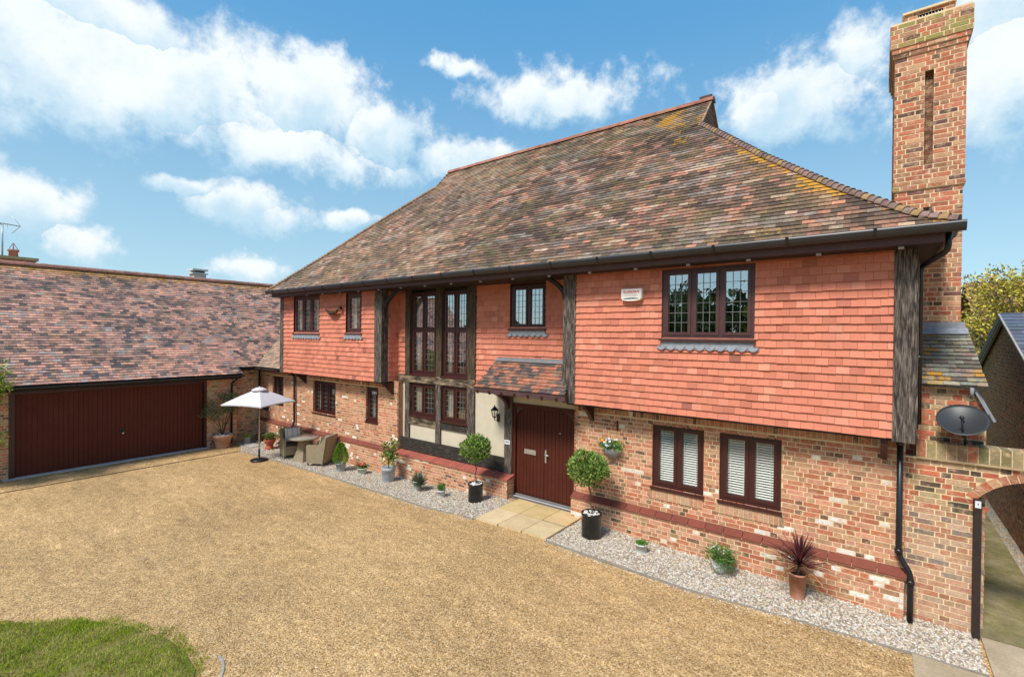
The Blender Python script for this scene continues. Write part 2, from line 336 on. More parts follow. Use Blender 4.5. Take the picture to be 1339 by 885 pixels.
def bricks(mb, O, Uv, N, W, H, kind='main', holes=(), bands=(), clip=None, course=0.075, z0=0.0, proud=0.004):
    """Courses of separate bricks on a mortar sheet. O lower-left corner, Uv unit vector along, up is Z, N outward normal.
    holes: (u0,u1,v0,v1). bands: (v0,v1) soldier courses. clip(u,v)->bool keeps a brick."""
    O, Uv, N = V(O), V(Uv), V(N); Z = V((0, 0, 1)); colf = brick_col(kind)
    us = sorted(set([0, W] + [min(max(h[i], 0), W) for h in holes for i in (0, 1)])); vs_ = sorted(set([0, H] + [min(max(h[i], 0), H) for h in holes for i in (2, 3)]))
    for i in range(len(us) - 1):
        for j in range(len(vs_) - 1):
            um, vm = (us[i] + us[i + 1]) / 2, (vs_[j] + vs_[j + 1]) / 2
            if any(h[0] < um < h[1] and h[2] < vm < h[3] for h in holes): continue
            if clip: continue
            q = [O + Uv * a + Z * b for a, b in ((us[i], vs_[j]), (us[i + 1], vs_[j]), (us[i + 1], vs_[j + 1]), (us[i], vs_[j + 1]))]
            if Uv.cross(Z).dot(N) < 0: q.reverse()
            mb.poly(q, mi=1)
    def put(u0, u1, v0, v1, header):
        if u1 - u0 < 0.012 or v1 - v0 < 0.012: return
        p = O + Uv * ((u0 + u1) / 2) + Z * ((v0 + v1) / 2)
        c = colf(p, header); d = N * (proud + U(-0.0015, 0.002))
        a = O + Uv * u0 + Z * v0; e = O + Uv * u1 + Z * v0; f = O + Uv * u1 + Z * v1; g = O + Uv * u0 + Z * v1
        j = [U(-0.002, 0.002) for _ in range(4)]
        A, E_, F_, G = a + d + Z * j[0], e + d + Z * j[1], f + d + Z * j[2], g + d + Z * j[3]
        if Uv.cross(Z).dot(N) > 0: mb.mesh([a, e, f, g, A, E_, F_, G], [(4, 5, 6, 7), (0, 1, 5, 4), (1, 2, 6, 5), (2, 3, 7, 6), (3, 0, 4, 7)], c, 0)
        else: mb.mesh([a, e, f, g, A, E_, F_, G], [(7, 6, 5, 4), (4, 5, 1, 0), (5, 6, 2, 1), (6, 7, 3, 2), (7, 4, 0, 3)], c, 0)
    def run(segs, v0, v1, header):
        for (a, b) in segs:
            # cut by holes
            parts = [(a, b)]
            for h in holes:
                if h[2] < (v0 + v1) / 2 < h[3]:
                    np_ = []
                    for (x, y) in parts:
                        if y <= h[0] or x >= h[1]: np_.append((x, y)); continue
                        if x < h[0]: np_.append((x, h[0] - 0.003))
                        if y > h[1]: np_.append((h[1] + 0.003, y))
                    parts = np_
            for (x, y) in parts:
                if clip:
                    n_ = max(1, int(round((y - x) / 0.03))); q = []
                    for m_ in range(n_):
                        a_, b_ = x + (y - x) * m_ / n_, x + (y - x) * (m_ + 1) / n_
                        if clip((a_ + b_) / 2, (v0 + v1) / 2):
                            if q and abs(q[-1][1] - a_) < 1e-6: q[-1][1] = b_
                            else: q.append([a_, b_])
                    for a_, b_ in q: put(max(0, a_), min(W, b_), v0, min(v1, H), header)
                    continue
                put(max(0, x), min(W, y), v0, min(v1, H), header)
    v = 0.0; k = 0
    while v < H - 0.02:
        band = next((b for b in bands if b[0] - 0.02 <= v < b[1] - 0.02), None)
        if band:
            u = 0.0
            while u < W: run([(u, u + 0.066)], band[0] + 0.006, band[1] - 0.006, R_() < 0.3); u += 0.075
            v = band[1]; continue
        nxt = v + course
        for b in bands:
            if v < b[0] < nxt + 0.02: nxt = b[0]
        u = -U(0, 0.02) - (0.17 if k % 2 else 0.0); hdr = (k % 2 == 0)
        while u < W:
            w = 0.1025 if hdr else 0.215
            if R_() < 0.12: w = 0.215 if hdr else 0.1025
            if u + w > 0.01: run([(u + 0.002, u + w - 0.003)], v + 0.0085, nxt - 0.0065, w < 0.15)
            u += w + 0.0105; hdr = not hdr
        v = nxt; k += 1

def spans(poly, v):
    xs = []
    for i in range(len(poly)):
        (x0, y0), (x1, y1) = poly[i], poly[(i + 1) % len(poly)]
        if (y0 <= v < y1) or (y1 <= v < y0): xs.append(x0 + (x1 - x0) * (v - y0) / (y1 - y0))
    xs.sort(); return [(xs[i], xs[i + 1]) for i in range(0, len(xs) - 1, 2)]
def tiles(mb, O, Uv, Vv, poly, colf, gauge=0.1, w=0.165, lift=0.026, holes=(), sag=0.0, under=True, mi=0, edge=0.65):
    O, Uv, Vv = V(O), V(Uv).normalized(), V(Vv).normalized(); N = Uv.cross(Vv).normalized()
    H = max(p[1] for p in poly); rows = int(math.ceil(H / gauge))
    if under: mb.poly([O + Uv * a + Vv * b - N * 0.004 for a, b in poly], (0.05, 0.035, 0.03), mi)
    for i in range(rows):
        v0 = i * gauge; vm = min(v0 + gauge * 0.5, H - 1e-3)
        for (a, b) in spans(poly, vm):
            segs = [(a, b)]
            for h in holes:
                if h[2] < vm < h[3]:
                    s2 = []
                    for x, y in segs:
                        if y <= h[0] or x >= h[1]: s2.append((x, y)); continue
                        if x < h[0]: s2.append((x, h[0]))
                        if y > h[1]: s2.append((h[1], y))
                    segs = s2
            for (a1, b1) in segs:
                u = math.floor(a1 / w) * w - (w / 2 if i % 2 else 0) + U(-0.004, 0.004)
                while u < b1:
                    x0, x1 = max(u, a1), min(u + w - 0.003, b1); u += w
                    if x1 - x0 < 0.012: continue
                    dz = U(-0.004, 0.004); l0 = lift + U(-0.003, 0.004); l1 = l0 + U(-0.003, 0.003)
                    vl = v0 + dz; vh = min(v0 + gauge * 1.08, H)
                    P = O + Uv * ((x0 + x1) / 2) + Vv * v0
                    c = colf(P); ce = mixc(c, (0.05, 0.04, 0.03), edge)  # butt faces coloured darker, painting in the shadow line under each course
                    A = O + Uv * x0 + Vv * vl; B = O + Uv * x1 + Vv * vl
                    a_, b_ = A + N * l0, B + N * l1
                    c_, d_ = O + Uv * x1 + Vv * vh + N * 0.001, O + Uv * x0 + Vv * vh + N * 0.001
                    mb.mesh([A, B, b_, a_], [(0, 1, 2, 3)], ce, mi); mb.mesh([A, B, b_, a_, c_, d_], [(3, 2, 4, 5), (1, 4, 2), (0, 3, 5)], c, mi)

def roof_col_main(P):
    n = fb(P.x * 0.5, P.y * 0.5, P.z * 0.5); n2 = fb(P.x * 1.3 + 7, P.y * 1.3, P.z * 1.3); n3 = fb(P.x * 0.55 + 31, P.y * 3, P.z * 3); n4 = fb(P.x * 2.2, P.y * 4.5, P.z * 4.5 + 3, 2)
    hip = abs(P.x - hipx(P.y))                    # metres from the right-hand hip
    li = 0.0
    if P.y < 11.3 and P.x > -4: li = max(0.0, 0.72 + n2 * 0.5 - hip * 1.45)
    if P.x > -4.4 and P.z > 7.9: li = max(li, 0.40 + n2 * 0.5)
    if n3 > 0.1: li = max(li, 0.22)
    if P.z > 8.4 or P.z < 5.45: li = max(li, 0.20 + n2 * 0.2)
    r = R_() * 0.50 + n4 * 0.62 + n * 0.42 + 0.24
    if r < 0.22: c = (0.060, 0.045, 0.036)
    elif r < 0.52: c = (0.110, 0.076, 0.057)
    elif r < 0.71: c = (0.185, 0.112, 0.080)
    elif r < 0.87: c = (0.29, 0.155, 0.105)
    else: c = (0.31, 0.235, 0.18)
    c = jit(tuple(q * f_ for q, f_ in zip(c, (1.42, 1.25, 1.15))), 0.2)
    if n3 > 0.16: c = mixc(c, (0.36, 0.32, 0.28), 0.5 * R_())
    if n2 > 0.10: c = mixc(c, (0.19, 0.15, 0.06), 0.5 * R_())
    if P.x < -8.5: c = mixc(c, (0.40, 0.28, 0.19), 0.35 * R_())
    if P.z > 8.3: c = mixc(c, (0.30, 0.24, 0.11), 0.35 * R_())
    return wl(c, li)
HIPR = [(-3.22, 11.02), (-1.69, 9.6), (-0.49, 8.61), (0.36, 8.01), (0.74, 7.88)]
def hipx(y):
    for (x0, y0), (x1, y1) in zip(HIPR, HIPR[1:]):
        if y1 <= y <= y0: return x0 + (x1 - x0) * (y - y0) / (y1 - y0)
    return HIPR[0][0] if y > 11 else HIPR[-1][0]
def roof_col_garage(P):
    n = fb(P.x * 0.5, P.y * 0.5, P.z * 0.5); n2 = fb(P.x * 0.5 + 9, P.y * 0.5, P.z * 2.0); n4 = fb(P.x * 4, P.y * 2.2, P.z * 4 + 3, 2); r = R_() * 0.62 + n * 0.14 + n4 * 0.5 + 0.25
    if r < 0.22: c = (0.10, 0.086, 0.088)
    elif r < 0.42: c = (0.19, 0.135, 0.12)
    elif r < 0.66: c = (0.37, 0.22, 0.175)
    elif r < 0.92: c = (0.52, 0.28, 0.205)
    else: c = (0.30, 0.25, 0.235)
    c = jit(tuple(q * f_ for q, f_ in zip(c, (1.32, 1.25, 1.2))), 0.16)
    if n2 < -0.22: c = mixc(c, (0.12, 0.09, 0.08), 0.3)
    return wl(c, max(0, 0.1 + (P.z - 5.0) * 0.6) if P.z > 5.0 else 0.0)
def roof_col_link(P): return mixc(jit(roof_col_garage(P), 0.1), (0.34, 0.26, 0.17), 0.55)
def roof_col_porch(P):
    r = R_()
    if r < 0.42: return jit((0.105, 0.085, 0.08), 0.25)
    if r < 0.75: return jit((0.38, 0.15, 0.09), 0.2)
    return jit((0.22, 0.13, 0.09), 0.25)
def roof_col_shoulder(P):
    r = R_(); li = 0.33 + fb(P.x * 3, P.y * 3, P.z * 3) * 0.5
    if r < 0.5: return wl(jit((0.27, 0.25, 0.20), 0.25), li)
    return wl(jit((0.15, 0.125, 0.09), 0.3) if r < 0.8 else jit((0.30, 0.22, 0.17), 0.2), li)
def hung_col(P):
    r = R_(); n = fb(P.x * 0.8, P.y, P.z * 0.8)
    c = jit((0.63, 0.215, 0.135), 0.06)
    if r < 0.16: c = jit((0.53, 0.175, 0.11), 0.08)
    elif r > 0.92: c = jit((0.68, 0.265, 0.175), 0.06)
    elif r > 0.915: c = jit((0.33, 0.12, 0.08), 0.15)
    return mixc(c, (0.46, 0.16, 0.10), max(0, n) * 0.5)
def half_round(mb, p0, p1, r, c, up=V((0, 0, 1)), n=8, mi=0, taper=1.0):
    p0, p1 = V(p0), V(p1); d = (p1 - p0).normalized(); a = d.cross(up).normalized(); b = a.cross(d).normalized()
    if b.dot(up) < 0: b = -b
    vs = []
    for p, rr in ((p0, r), (p1, r * taper)):
        for k in range(n + 1): q = math.pi * k / n; vs.append(p + a * math.cos(q) * rr + b * math.sin(q) * rr)
    fs = [(k, k + 1, n + 2 + k, n + 1 + k) for k in range(n)]
    mb.mesh(vs, fs, c, mi, True)
    m = [tuple(vs[k]) for k in range(n + 1)]; mb.poly(m, mixc(c, (0.1, 0.06, 0.04), 0.5), mi); mb.poly([tuple(vs[n + 1 + k]) for k in range(n + 1)], mixc(c, (0.1, 0.06, 0.04), 0.5), mi)

# ------------------------------------------------------------------ ground
GX = [-60, -15, -12, -10.5, -8, -6.9, -5, -3.5, -1, 0.3, 60]; GZ = [-.28, -.28, -.26, -.22, -.1, 0, 0, -.06, -.1, -.16, -.16]
def gz(x):
    for i in range(len(GX) - 1):
        if GX[i] <= x <= GX[i + 1]: return GZ[i] + (GZ[i + 1] - GZ[i]) * (x - GX[i]) / (GX[i + 1] - GX[i])
    return GZ[0]
def sheet(mb, poly, dz, c=(0.5, 0.5, 0.5), mi=0):
    """Horizontal polygon following the fall of the ground, cut into strips along X."""
    xs = sorted(set([min(p[0] for p in poly), max(p[0] for p in poly)] + [g for g in GX] + [p[0] for p in poly]))
    lo, hi = min(p[0] for p in poly), max(p[0] for p in poly); xs = [x for x in xs if lo <= x <= hi]
    pt = [(p[1], p[0]) for p in poly]
    for x0, x1 in zip(xs, xs[1:]):
        if x1 - x0 < 1e-5: continue
        e = 1e-4; s0 = spans(pt, x0 + e * (x1 - x0)); s1 = spans(pt, x1 - e * (x1 - x0))
        for (a, b), (c_, d) in zip(s0, s1):
            mb.poly([(x0, a, gz(x0) + dz), (x1, c_, gz(x1) + dz), (x1, d, gz(x1) + dz), (x0, b, gz(x0) + dz)], c, mi)
def gravel_mat():
    m = bpy.data.materials.new('golden_gravel'); m.use_nodes = True; nt = m.node_tree; b = nt.nodes['Principled BSDF']; b.inputs['Roughness'].default_value = 0.9
    b.inputs['Specular IOR Level'].default_value = 0.2
    tcn = nt.nodes.new('ShaderNodeTexCoord').outputs['Object']
    def vor(s):
        n = nt.nodes.new('ShaderNodeTexVoronoi'); n.inputs['Scale'].default_value = s; n.inputs['Randomness'].default_value = 1
        nt.links.new(tcn, n.inputs[0]); return n
    v1 = vor(64); v2 = vor(125)
    def ramp(src, stops):
        sp = nt.nodes.new('ShaderNodeSeparateColor'); nt.links.new(src, sp.inputs[0])
        r = nt.nodes.new('ShaderNodeValToRGB'); nt.links.new(sp.outputs[0], r.inputs[0]); r.color_ramp.interpolation = 'CONSTANT'
        el = r.color_ramp.elements; el[0].position = 0; el[0].color = (*stops[0][1], 1); el[1].position = stops[1][0]; el[1].color = (*stops[1][1], 1)
        for p, c in stops[2:]: e = el.new(p); e.color = (*c, 1)
        return r.outputs[0]
    st = [(0, (0.20, 0.11, 0.04)), (0.16, (0.42, 0.25, 0.10)), (0.38, (0.60, 0.385, 0.175)), (0.62, (0.50, 0.305, 0.125)), (0.78, (0.75, 0.52, 0.275)), (0.90, (0.12, 0.065, 0.03)), (0.955, (0.74, 0.57, 0.36))]
    c1 = ramp(v1.outputs['Color'], st); c2 = ramp(v2.outputs['Color'], st)
    mx = nt.nodes.new('ShaderNodeMix'); mx.data_type = 'RGBA'; mx.inputs[0].default_value = 0.35; nt.links.new(c1, mx.inputs[6]); nt.links.new(c2, mx.inputs[7])
    base = mx.outputs[2]
    def nz(s, st=(1, 1, 1), d=5):
        mp = nt.nodes.new('ShaderNodeMapping'); mp.inputs['Scale'].default_value = st; nt.links.new(tcn, mp.inputs[0])
        n = nt.nodes.new('ShaderNodeTexNoise'); n.inputs['Scale'].default_value = s; n.inputs['Detail'].default_value = d; n.inputs['Roughness'].default_value = 0.65; nt.links.new(mp.outputs[0], n.inputs[0]); return n.outputs[0]
    for s, amt, st in ((0.35, 0.13, (1, 1, 1)), (1.1, 0.12, (0.3, 1, 1)), (3.5, 0.13, (0.35, 1, 1)), (9, 0.20, (0.5, 1, 1)), (34, 0.30, (1, 1, 1))):
        mr = nt.nodes.new('ShaderNodeMapRange'); nt.links.new(nz(s, st), mr.inputs[0]); mr.inputs[1].default_value = 0.3; mr.inputs[2].default_value = 0.7; mr.inputs[3].default_value = 1 - amt; mr.inputs[4].default_value = 1 + amt
        vm = nt.nodes.new('ShaderNodeVectorMath'); vm.operation = 'SCALE'; nt.links.new(base, vm.inputs[0]); nt.links.new(mr.outputs[0], vm.inputs['Scale']); base = vm.outputs[0]
    nt.links.new(base, b.inputs['Base Color'])
    bp = nt.nodes.new('ShaderNodeBump'); bp.inputs['Strength'].default_value = 0.8; bp.inputs['Distance'].default_value = 0.012; bp.invert = True; nt.links.new(v1.outputs['Distance'], bp.inputs['Height'])
    bp2 = nt.nodes.new('ShaderNodeBump'); bp2.inputs['Strength'].default_value = 0.5; bp2.inputs['Distance'].default_value = 0.03; nt.links.new(nz(7), bp2.inputs['Height']); nt.links.new(bp.outputs[0], bp2.inputs['Normal'])
    nt.links.new(bp2.outputs[0], b.inputs['Normal']); return m
m_gravel = gravel_mat()
mb = MB()
xs = [-400] + GX[1:-1] + [400]
for x0, x1 in zip(xs, xs[1:]): mb.poly([(x0, -400, gz(x0)), (x1, -400, gz(x1)), (x1, 400, gz(x1)), (x0, 400, gz(x0))])
struct(mb.build('ground', m_gravel))
mb = MB()
for x0, x1 in zip(xs, xs[1:]): mb.poly([(x0, 17.5, gz(x0) + 0.006), (x1, 17.5, gz(x1) + 0.006), (x1, 400, gz(x1) + 0.006), (x0, 400, gz(x0) + 0.006)])
struct(mb.build('field', mat('field_grass', (0.13, 0.17, 0.03), 0.95, mott=0.3, mscale=0.2, fine=0.2, fscale=8)))
# pebble border along the house
EDGE = [(-17.2, 7.28), (-15.5, 7.42), (-12.2, 7.52), (-9.75, 7.42), (-7.9, 7.27), (-6.5, 7.24)]
EDGE2 = [(-4.80, 7.33), (-2.25, 7.38), (0.32, 7.76)]
BORDERS = [EDGE + [(-6.5, 8.6), (-18.6, 8.6), (-18.6, 7.75), (-17.6, 7.5)], EDGE2 + [(0.4, 8.5), (1.0, 8.55), (1.0, 8.74), (0.35, 8.74), (0.35, 8.6), (-4.80, 8.6)]]
BORDERS[1] = [(-4.80, 7.33), (-2.25, 7.38), (0.32, 7.76), (1.05, 7.80), (1.05, 8.76), (-4.80, 8.76)]
mb = MB()
for b_ in BORDERS: sheet(mb, b_, 0.004)
m_bed = mat('pebble_bed', (0.30, 0.25, 0.19), 0.95, mott=0.3, mscale=20, fine=0.4, fscale=90, bump=0.5)
struct(mb.build('pebble_bed', m_bed))
def inside(poly, x, y):
    r = False
    for i in range(len(poly)):
        (x0, y0), (x1, y1) = poly[i], poly[(i + 1) % len(poly)]
        if (y0 > y) != (y1 > y) and x < (x1 - x0) * (y - y0) / (y1 - y0) + x0: r = not r
    return r
mb = MB()
def stone(x, y, z, s, c):
    a = U(0, 6.28); ca, sa = math.cos(a), math.sin(a); sx, sy, sz = s * U(0.8, 1.3), s * U(0.6, 0.95), s * U(0.4, 0.7); t = U(-0.4, 0.4)
    vs = []
    for k in range(5):
        q = k * 1.2566 + U(-0.25, 0.25); r = U(0.85, 1.1); px, py = sx * r * math.cos(q), sy * r * math.sin(q)
        vs.append((x + px * ca - py * sa, y + px * sa + py * ca, z + px * t * 0.5))
    for k in range(5):
        q = k * 1.2566 + 0.3; px, py = sx * 0.62 * math.cos(q), sy * 0.62 * math.sin(q)
        vs.append((x + px * ca - py * sa, y + px * sa + py * ca, z + sz + px * t * 0.5))
    mb.mesh(vs, [(5, 6, 7, 8, 9)] + [(k, (k + 1) % 5, 5 + (k + 1) % 5, 5 + k) for k in range(5)], c)
PEB = [(0.60, 0.53, 0.43), (0.68, 0.62, 0.53), (0.55, 0.44, 0.32), (0.45, 0.34, 0.24), (0.72, 0.67, 0.60), (0.56, 0.44, 0.32), (0.30, 0.24, 0.19), (0.50, 0.48, 0.45)]
for (poly, x0, x1, n) in ((BORDERS[0], -18.6, -6.5, 17000), (BORDERS[1], -4.8, 1.05, 15000)):
    k = 0
    while k < n:
        x, y = U(x0, x1), U(7.2, 8.76)
        if not inside(poly, x, y): continue
        k += 1; stone(x, y, gz(x) + U(0.0, 0.012), U(0.011, 0.021), jit(random.choice(PEB), 0.12))
for k in range(900):                       # strays kicked onto the drive
    e = random.choice([EDGE, EDGE2]); i = random.randrange(len(e) - 1); t = R_()
    x = e[i][0] + (e[i + 1][0] - e[i][0]) * t; y = e[i][1] + (e[i + 1][1] - e[i][1]) * t - abs(random.gauss(0, 0.09))
    stone(x, y, gz(x), U(0.008, 0.015), jit(random.choice(PEB), 0.12))
tag(mb.build('pebbles', m_peb), 'loose white and cream pebbles bedding the border along the house wall', 'pebbles', kind='stuff')
# loose grit standing on the drive
LAWN = [(-14.5, -1.5), (-11, 0.1), (-9.25, 0.93), (-8.75, 1.36), (-8.46, 1.63), (-7.8, 1.93), (-7.23, 2.05), (-6.8, 2.14), (-6.39, 2.19), (-5.9, 2.14), (-5.5, 1.9), (-5.2, 0.9), (-5.6, -3), (-10, -6), (-15, -6)]
mb = MB()
GR = [(0.44, 0.28, 0.14), (0.58, 0.41, 0.24), (0.30, 0.18, 0.085), (0.16, 0.09, 0.05), (0.68, 0.56, 0.40), (0.46, 0.28, 0.12)]
k = 0
while k < 60000:
    x, y = U(-11, 0.6), U(1.0, 7.6); d = math.hypot(x, y)
    if R_() > (5 / max(d, 5)) ** 2 or (y > 7.2) or inside(LAWN, x, y): continue
    k += 1; stone(x, y, gz(x) - 0.002, U(0.004, 0.0095), jit(random.choice(GR), 0.15))
tag(mb.build('loose_grit', m_peb), 'loose golden grit lying over the gravel drive', 'grit', kind='stuff')
# edging strip
mb = MB()
for e in (EDGE, EDGE2 + [(1.05, 7.80)]):
    for (x0, y0), (x1, y1) in zip(e, e[1:]):
        mb.bar((x0, y0 - 0.02, gz(x0) + 0.006), (x1, y1 - 0.02, gz(x1) + 0.006), 0.035, 0.03)
struct(mb.build('border_edging', mat('edging', (0.27, 0.24, 0.20), 0.8, mott=0.25, mscale=8)))
# doorstep slabs
mb = MB()
for i in range(3):
    for j in range(2):
        x0 = -6.47 + i * 0.557; x1 = x0 + 0.547; ya, yb = (7.28, 8.0) if j == 0 else (8.012, 8.74)
        f = lambda y: -0.0  # even front edge
        c = jit((0.60, 0.46, 0.265), 0.08) if j == 0 else jit((0.57, 0.41, 0.20), 0.08)
        mb.box(x0, x1, ya + 0.03 * i, yb, -0.03, 0.035, c)
mb.box(-6.46, -4.81, 7.36, 8.74, -0.03, 0.022, (0.30, 0.24, 0.15))
struct(mb.build('entrance_paving', m_stone))
# paving at right and path through the arch
mb = MB()
for (x0, x1, y0, y1) in ((0.36, 1.25, 6.6, 7.72), (1.27, 2.3, 6.6, 7.72), (0.36, 1.25, 5.3, 6.58), (1.27, 2.3, 5.3, 6.58), (1.09, 2.3, 7.74, 8.7)):
    mb.box(x0, x1, y0, y1, -0.3, -0.13 + U(-0.004, 0.004), (0.4, 0.35, 0.26))
struct(mb.build('paving', m_conc))
mb = MB()
yy = 8.72
while yy < 24: mb.box(1.08, 1.93, yy, min(yy + 0.88, 24), -0.3, -0.13 + U(-0.004, 0.004)); yy += 0.9
struct(mb.build('side_path', m_moss))
mb = MB()
for k in range(2600):
    x, y = U(1.92, 2.12), U(8.9, 18); stone(x, y, gz(x), U(0.012, 0.022), jit((0.36, 0.33, 0.28), 0.35))
for k in range(300): stone(U(1.0, 1.12), U(8.9, 10.2), gz(1), U(0.012, 0.02), jit((0.3, 0.26, 0.22), 0.35))
tag(mb.build('path_gravel', m_peb), 'grey gravel strip between the mossy path and the brown wall', 'gravel', kind='stuff')
# drain slot and garage threshold
mb = MB(); mb.box(-17.19, -17.14, -6, 7.27, -0.30, -0.272); struct(mb.build('drain_channel', m_black))
mb = MB(); mb.box(-18.66, -18.42, 1.85, 6.8, -0.30, -0.265); struct(mb.build('garage_threshold', mat('threshold', (0.62, 0.56, 0.52), 0.8)))
# lawn
mb = MB(); sheet(mb, [(x - 0.06 * (1 if x > -7 else 0), y - 0.07) for x, y in LAWN], 0.012)
m_lawn = mat('lawn_base', (0.10, 0.12, 0.012), 0.95, mott=0.3, mscale=3, c2=(0.25, 0.18, 0.07), fine=0.3, fscale=60, bump=0.5)
struct(mb.build('lawn', m_lawn))
mb = MB(); k = 0
while k < 70000:
    x, y = U(-10.5, -5.2), U(-0.6, 2.25)
    if math.hypot(x, y) > 10.6: continue
    rg = fb(x * 2.2, y * 2.2, 9) * 0.22; jx, jy = x + random.gauss(0, 0.05), y + random.gauss(0, 0.05)
    if not inside(LAWN, jx + rg * 0.3, jy + rg): continue
    if x > -7.3 and fb(x * 3.1, y * 3.1, 2) > 0.20 and R_() < 0.85: continue
    k += 1; n = fb(x * 0.9, y * 0.9, 0); n2 = fb(x * 2.6, y * 2.6, 4)
    c = (0.20, 0.27, 0.006) if R_() < 0.6 else (0.28, 0.34, 0.015)
    if n2 > 0.02: c = mixc(c, (0.56, 0.46, 0.15), min(0.9, n2 * 3.2) * R_())
    if n > 0.15: c = mixc(c, (0.10, 0.16, 0.006), 0.5)
    c = jit(c, 0.2); h = U(0.016, 0.036); a = U(0, 6.28); w = 0.0035; l = U(0.0, 0.03)
    ca, sa = math.cos(a), math.sin(a); z = gz(x) + 0.01
    mb.poly([(jx - w * sa, jy + w * ca, z), (jx + w * sa, jy - w * ca, z), (jx + l * ca, jy + l * sa, z + h)], c)
tag(mb.build('grass', m_grass), 'short mown green grass with yellowed patches covering the lawn corner', 'grass', kind='stuff')
mb = MB()
for k in range(12):
    t = k / 12; x = -6.02 + 0.42 * t; y = 2.33 - 0.16 * t * t; mb.bar((x, y, gz(x) + 0.001), (x + 0.037, y - 0.027 * t, gz(x) + 0.001), 0.03, 0.02)
struct(mb.build('lawn_edging', mat('worn_kerb', (0.36, 0.33, 0.29), 0.9, mott=0.3, mscale=12)))
#PART2
# ================================================================== HOUSE
house = thing('house', (-8, 8.7, 0), 'large brick house with orange tile-hung upper floor and long mottled clay roof', 'house')
YW, YC, YJ, YP = 8.72, 8.88, 8.32, 8.60
BR = [m_brick, m_mortar]
def reveal(mb, x, z0, z1, y0, y1, face, kind='main'):
    f = brick_col(kind); z = z0
    while z < z1:
        c = f(V((x, y0, z)), False)
        for a, b, cc in ((z, min(z + 0.065, z1), c), (min(z + 0.065, z1), min(z + 0.075, z1), (0.5, 0.36, 0.2))):
            q = [(x, y0, a), (x, y1, a), (x, y1, b), (x, y0, b)]
            if face < 0: q.reverse()
            mb.poly(q, cc, 0)
        z += 0.075
def window(parent, X0, X1, Z0, Z1, Y, lights, cols, rows, transom=None, fm=m_frame, glass=m_glass, lead=True, curtain=None, blind=False, sill=True, border=0.055, sash=0.045, label=None, open_first=False):
    """Casement window: X0..X1, Z0..Z1 at outer face Y; lights side by side, optional transom height."""
    mb = MB(); pn = MB(); ld = MB()
    d = 0.07
    mb.box(X0, X0 + border, Y, Y + d, Z0, Z1); mb.box(X1 - border, X1, Y, Y + d, Z0, Z1)
    mb.box(X0 + border, X1 - border, Y, Y + d, Z1 - border, Z1); mb.box(X0 + border, X1 - border, Y, Y + d, Z0, Z0 + border)
    xs = [X0 + border + (X1 - X0 - 2 * border) * i / lights for i in range(lights + 1)]
    for x in xs[1:-1]: mb.box(x - 0.022, x + 0.022, Y + 0.004, Y + d - 0.004, Z0 + border, Z1 - border)
    zs = [Z0 + border] + ([transom] if transom else []) + [Z1 - border]
    if transom: mb.box(X0 + border, X1 - border, Y + 0.002, Y + d - 0.002, transom - 0.024, transom + 0.024)
    for i in range(lights):
        for j in range(len(zs) - 1):
            a = xs[i] + (0.022 if i else 0); b = xs[i + 1] - (0.022 if i < lights - 1 else 0)
            c0 = zs[j] + (0.024 if j else 0); c1 = zs[j + 1] - (0.024 if j < len(zs) - 2 else 0)
            s = sash; yo = Y - 0.012
            mb.box(a, a + s, yo, Y + 0.05, c0, c1); mb.box(b - s, b, yo, Y + 0.05, c0, c1)
            mb.box(a + s, b - s, yo, Y + 0.05, c0, c0 + s); mb.box(a + s, b - s, yo, Y + 0.05, c1 - s, c1)
            t = [U(-0.003, 0.003) for _ in range(3)]
            pn.poly([(a + s, Y + 0.025 + t[0], c0 + s), (b - s, Y + 0.025 + t[1], c0 + s), (b - s, Y + 0.025 + t[1] + t[2], c1 - s), (a + s, Y + 0.025 + t[0] + t[2], c1 - s)])
            if lead:
                nr = rows if not transom else max(2, int(round(rows * (c1 - c0) / (Z1 - Z0))))
                for k in range(1, cols): x = a + s + (b - a - 2 * s) * k / cols; ld.box(x - 0.0035, x + 0.0035, Y + 0.012, Y + 0.017, c0 + s, c1 - s)
                for k in range(1, nr): z = c0 + s + (c1 - c0 - 2 * s) * k / nr; ld.box(a + s, b - s, Y + 0.011, Y + 0.0165, z - 0.0035, z + 0.0035)
    w = mb.build('window', fm, parent)
    if label: w['label'] = label
    pn.build('pane', glass, w)
    if lead: ld.build('leading', m_came, w)
    if sill:
        s_ = MB(); s_.box(X0 - 0.02, X1 + 0.02, Y - 0.09, Y + 0.03, Z0 - 0.045, Z0 - 0.002); s_.build('sill', fm, w)
    if curtain:
        cu = MB()
        for (a, b) in curtain:
            cu = MB(); n = max(4, int((b - a) / 0.02)); pts = [(a + (b - a) * k / n, Y + 0.115 + 0.014 * math.sin(k * 1.9) + 0.008 * math.sin(k * 0.7)) for k in range(n + 1)]
            for (xa, ya), (xb, yb) in zip(pts, pts[1:]): cu.poly([(xa, ya, Z0 - 0.05), (xb, yb, Z0 - 0.05), (xb, yb, Z1), (xa, ya, Z1)], sm=True)
            cu.build('curtain', m_curt, w)
    if blind:
        bl = MB(); z = Z0 + 0.09
        while z < Z1 - 0.07:
            for i in range(lights): bl.obox((xs[i] + 0.05, Y + 0.065, z - 0.016), (xs[i + 1] - xs[i] - 0.1, 0, 0), (0, 0.026, 0.021), (0, -0.0014, 0.0016))
            z += 0.043
        for i in range(lights):
            for q in (0.25, 0.75): x = xs[i] + (xs[i + 1] - xs[i]) * q; bl.box(x - 0.004, x + 0.004, Y + 0.058, Y + 0.061, Z0 + 0.07, Z1 - 0.05)
        bl.build('blind', m_blind, w)
    return w
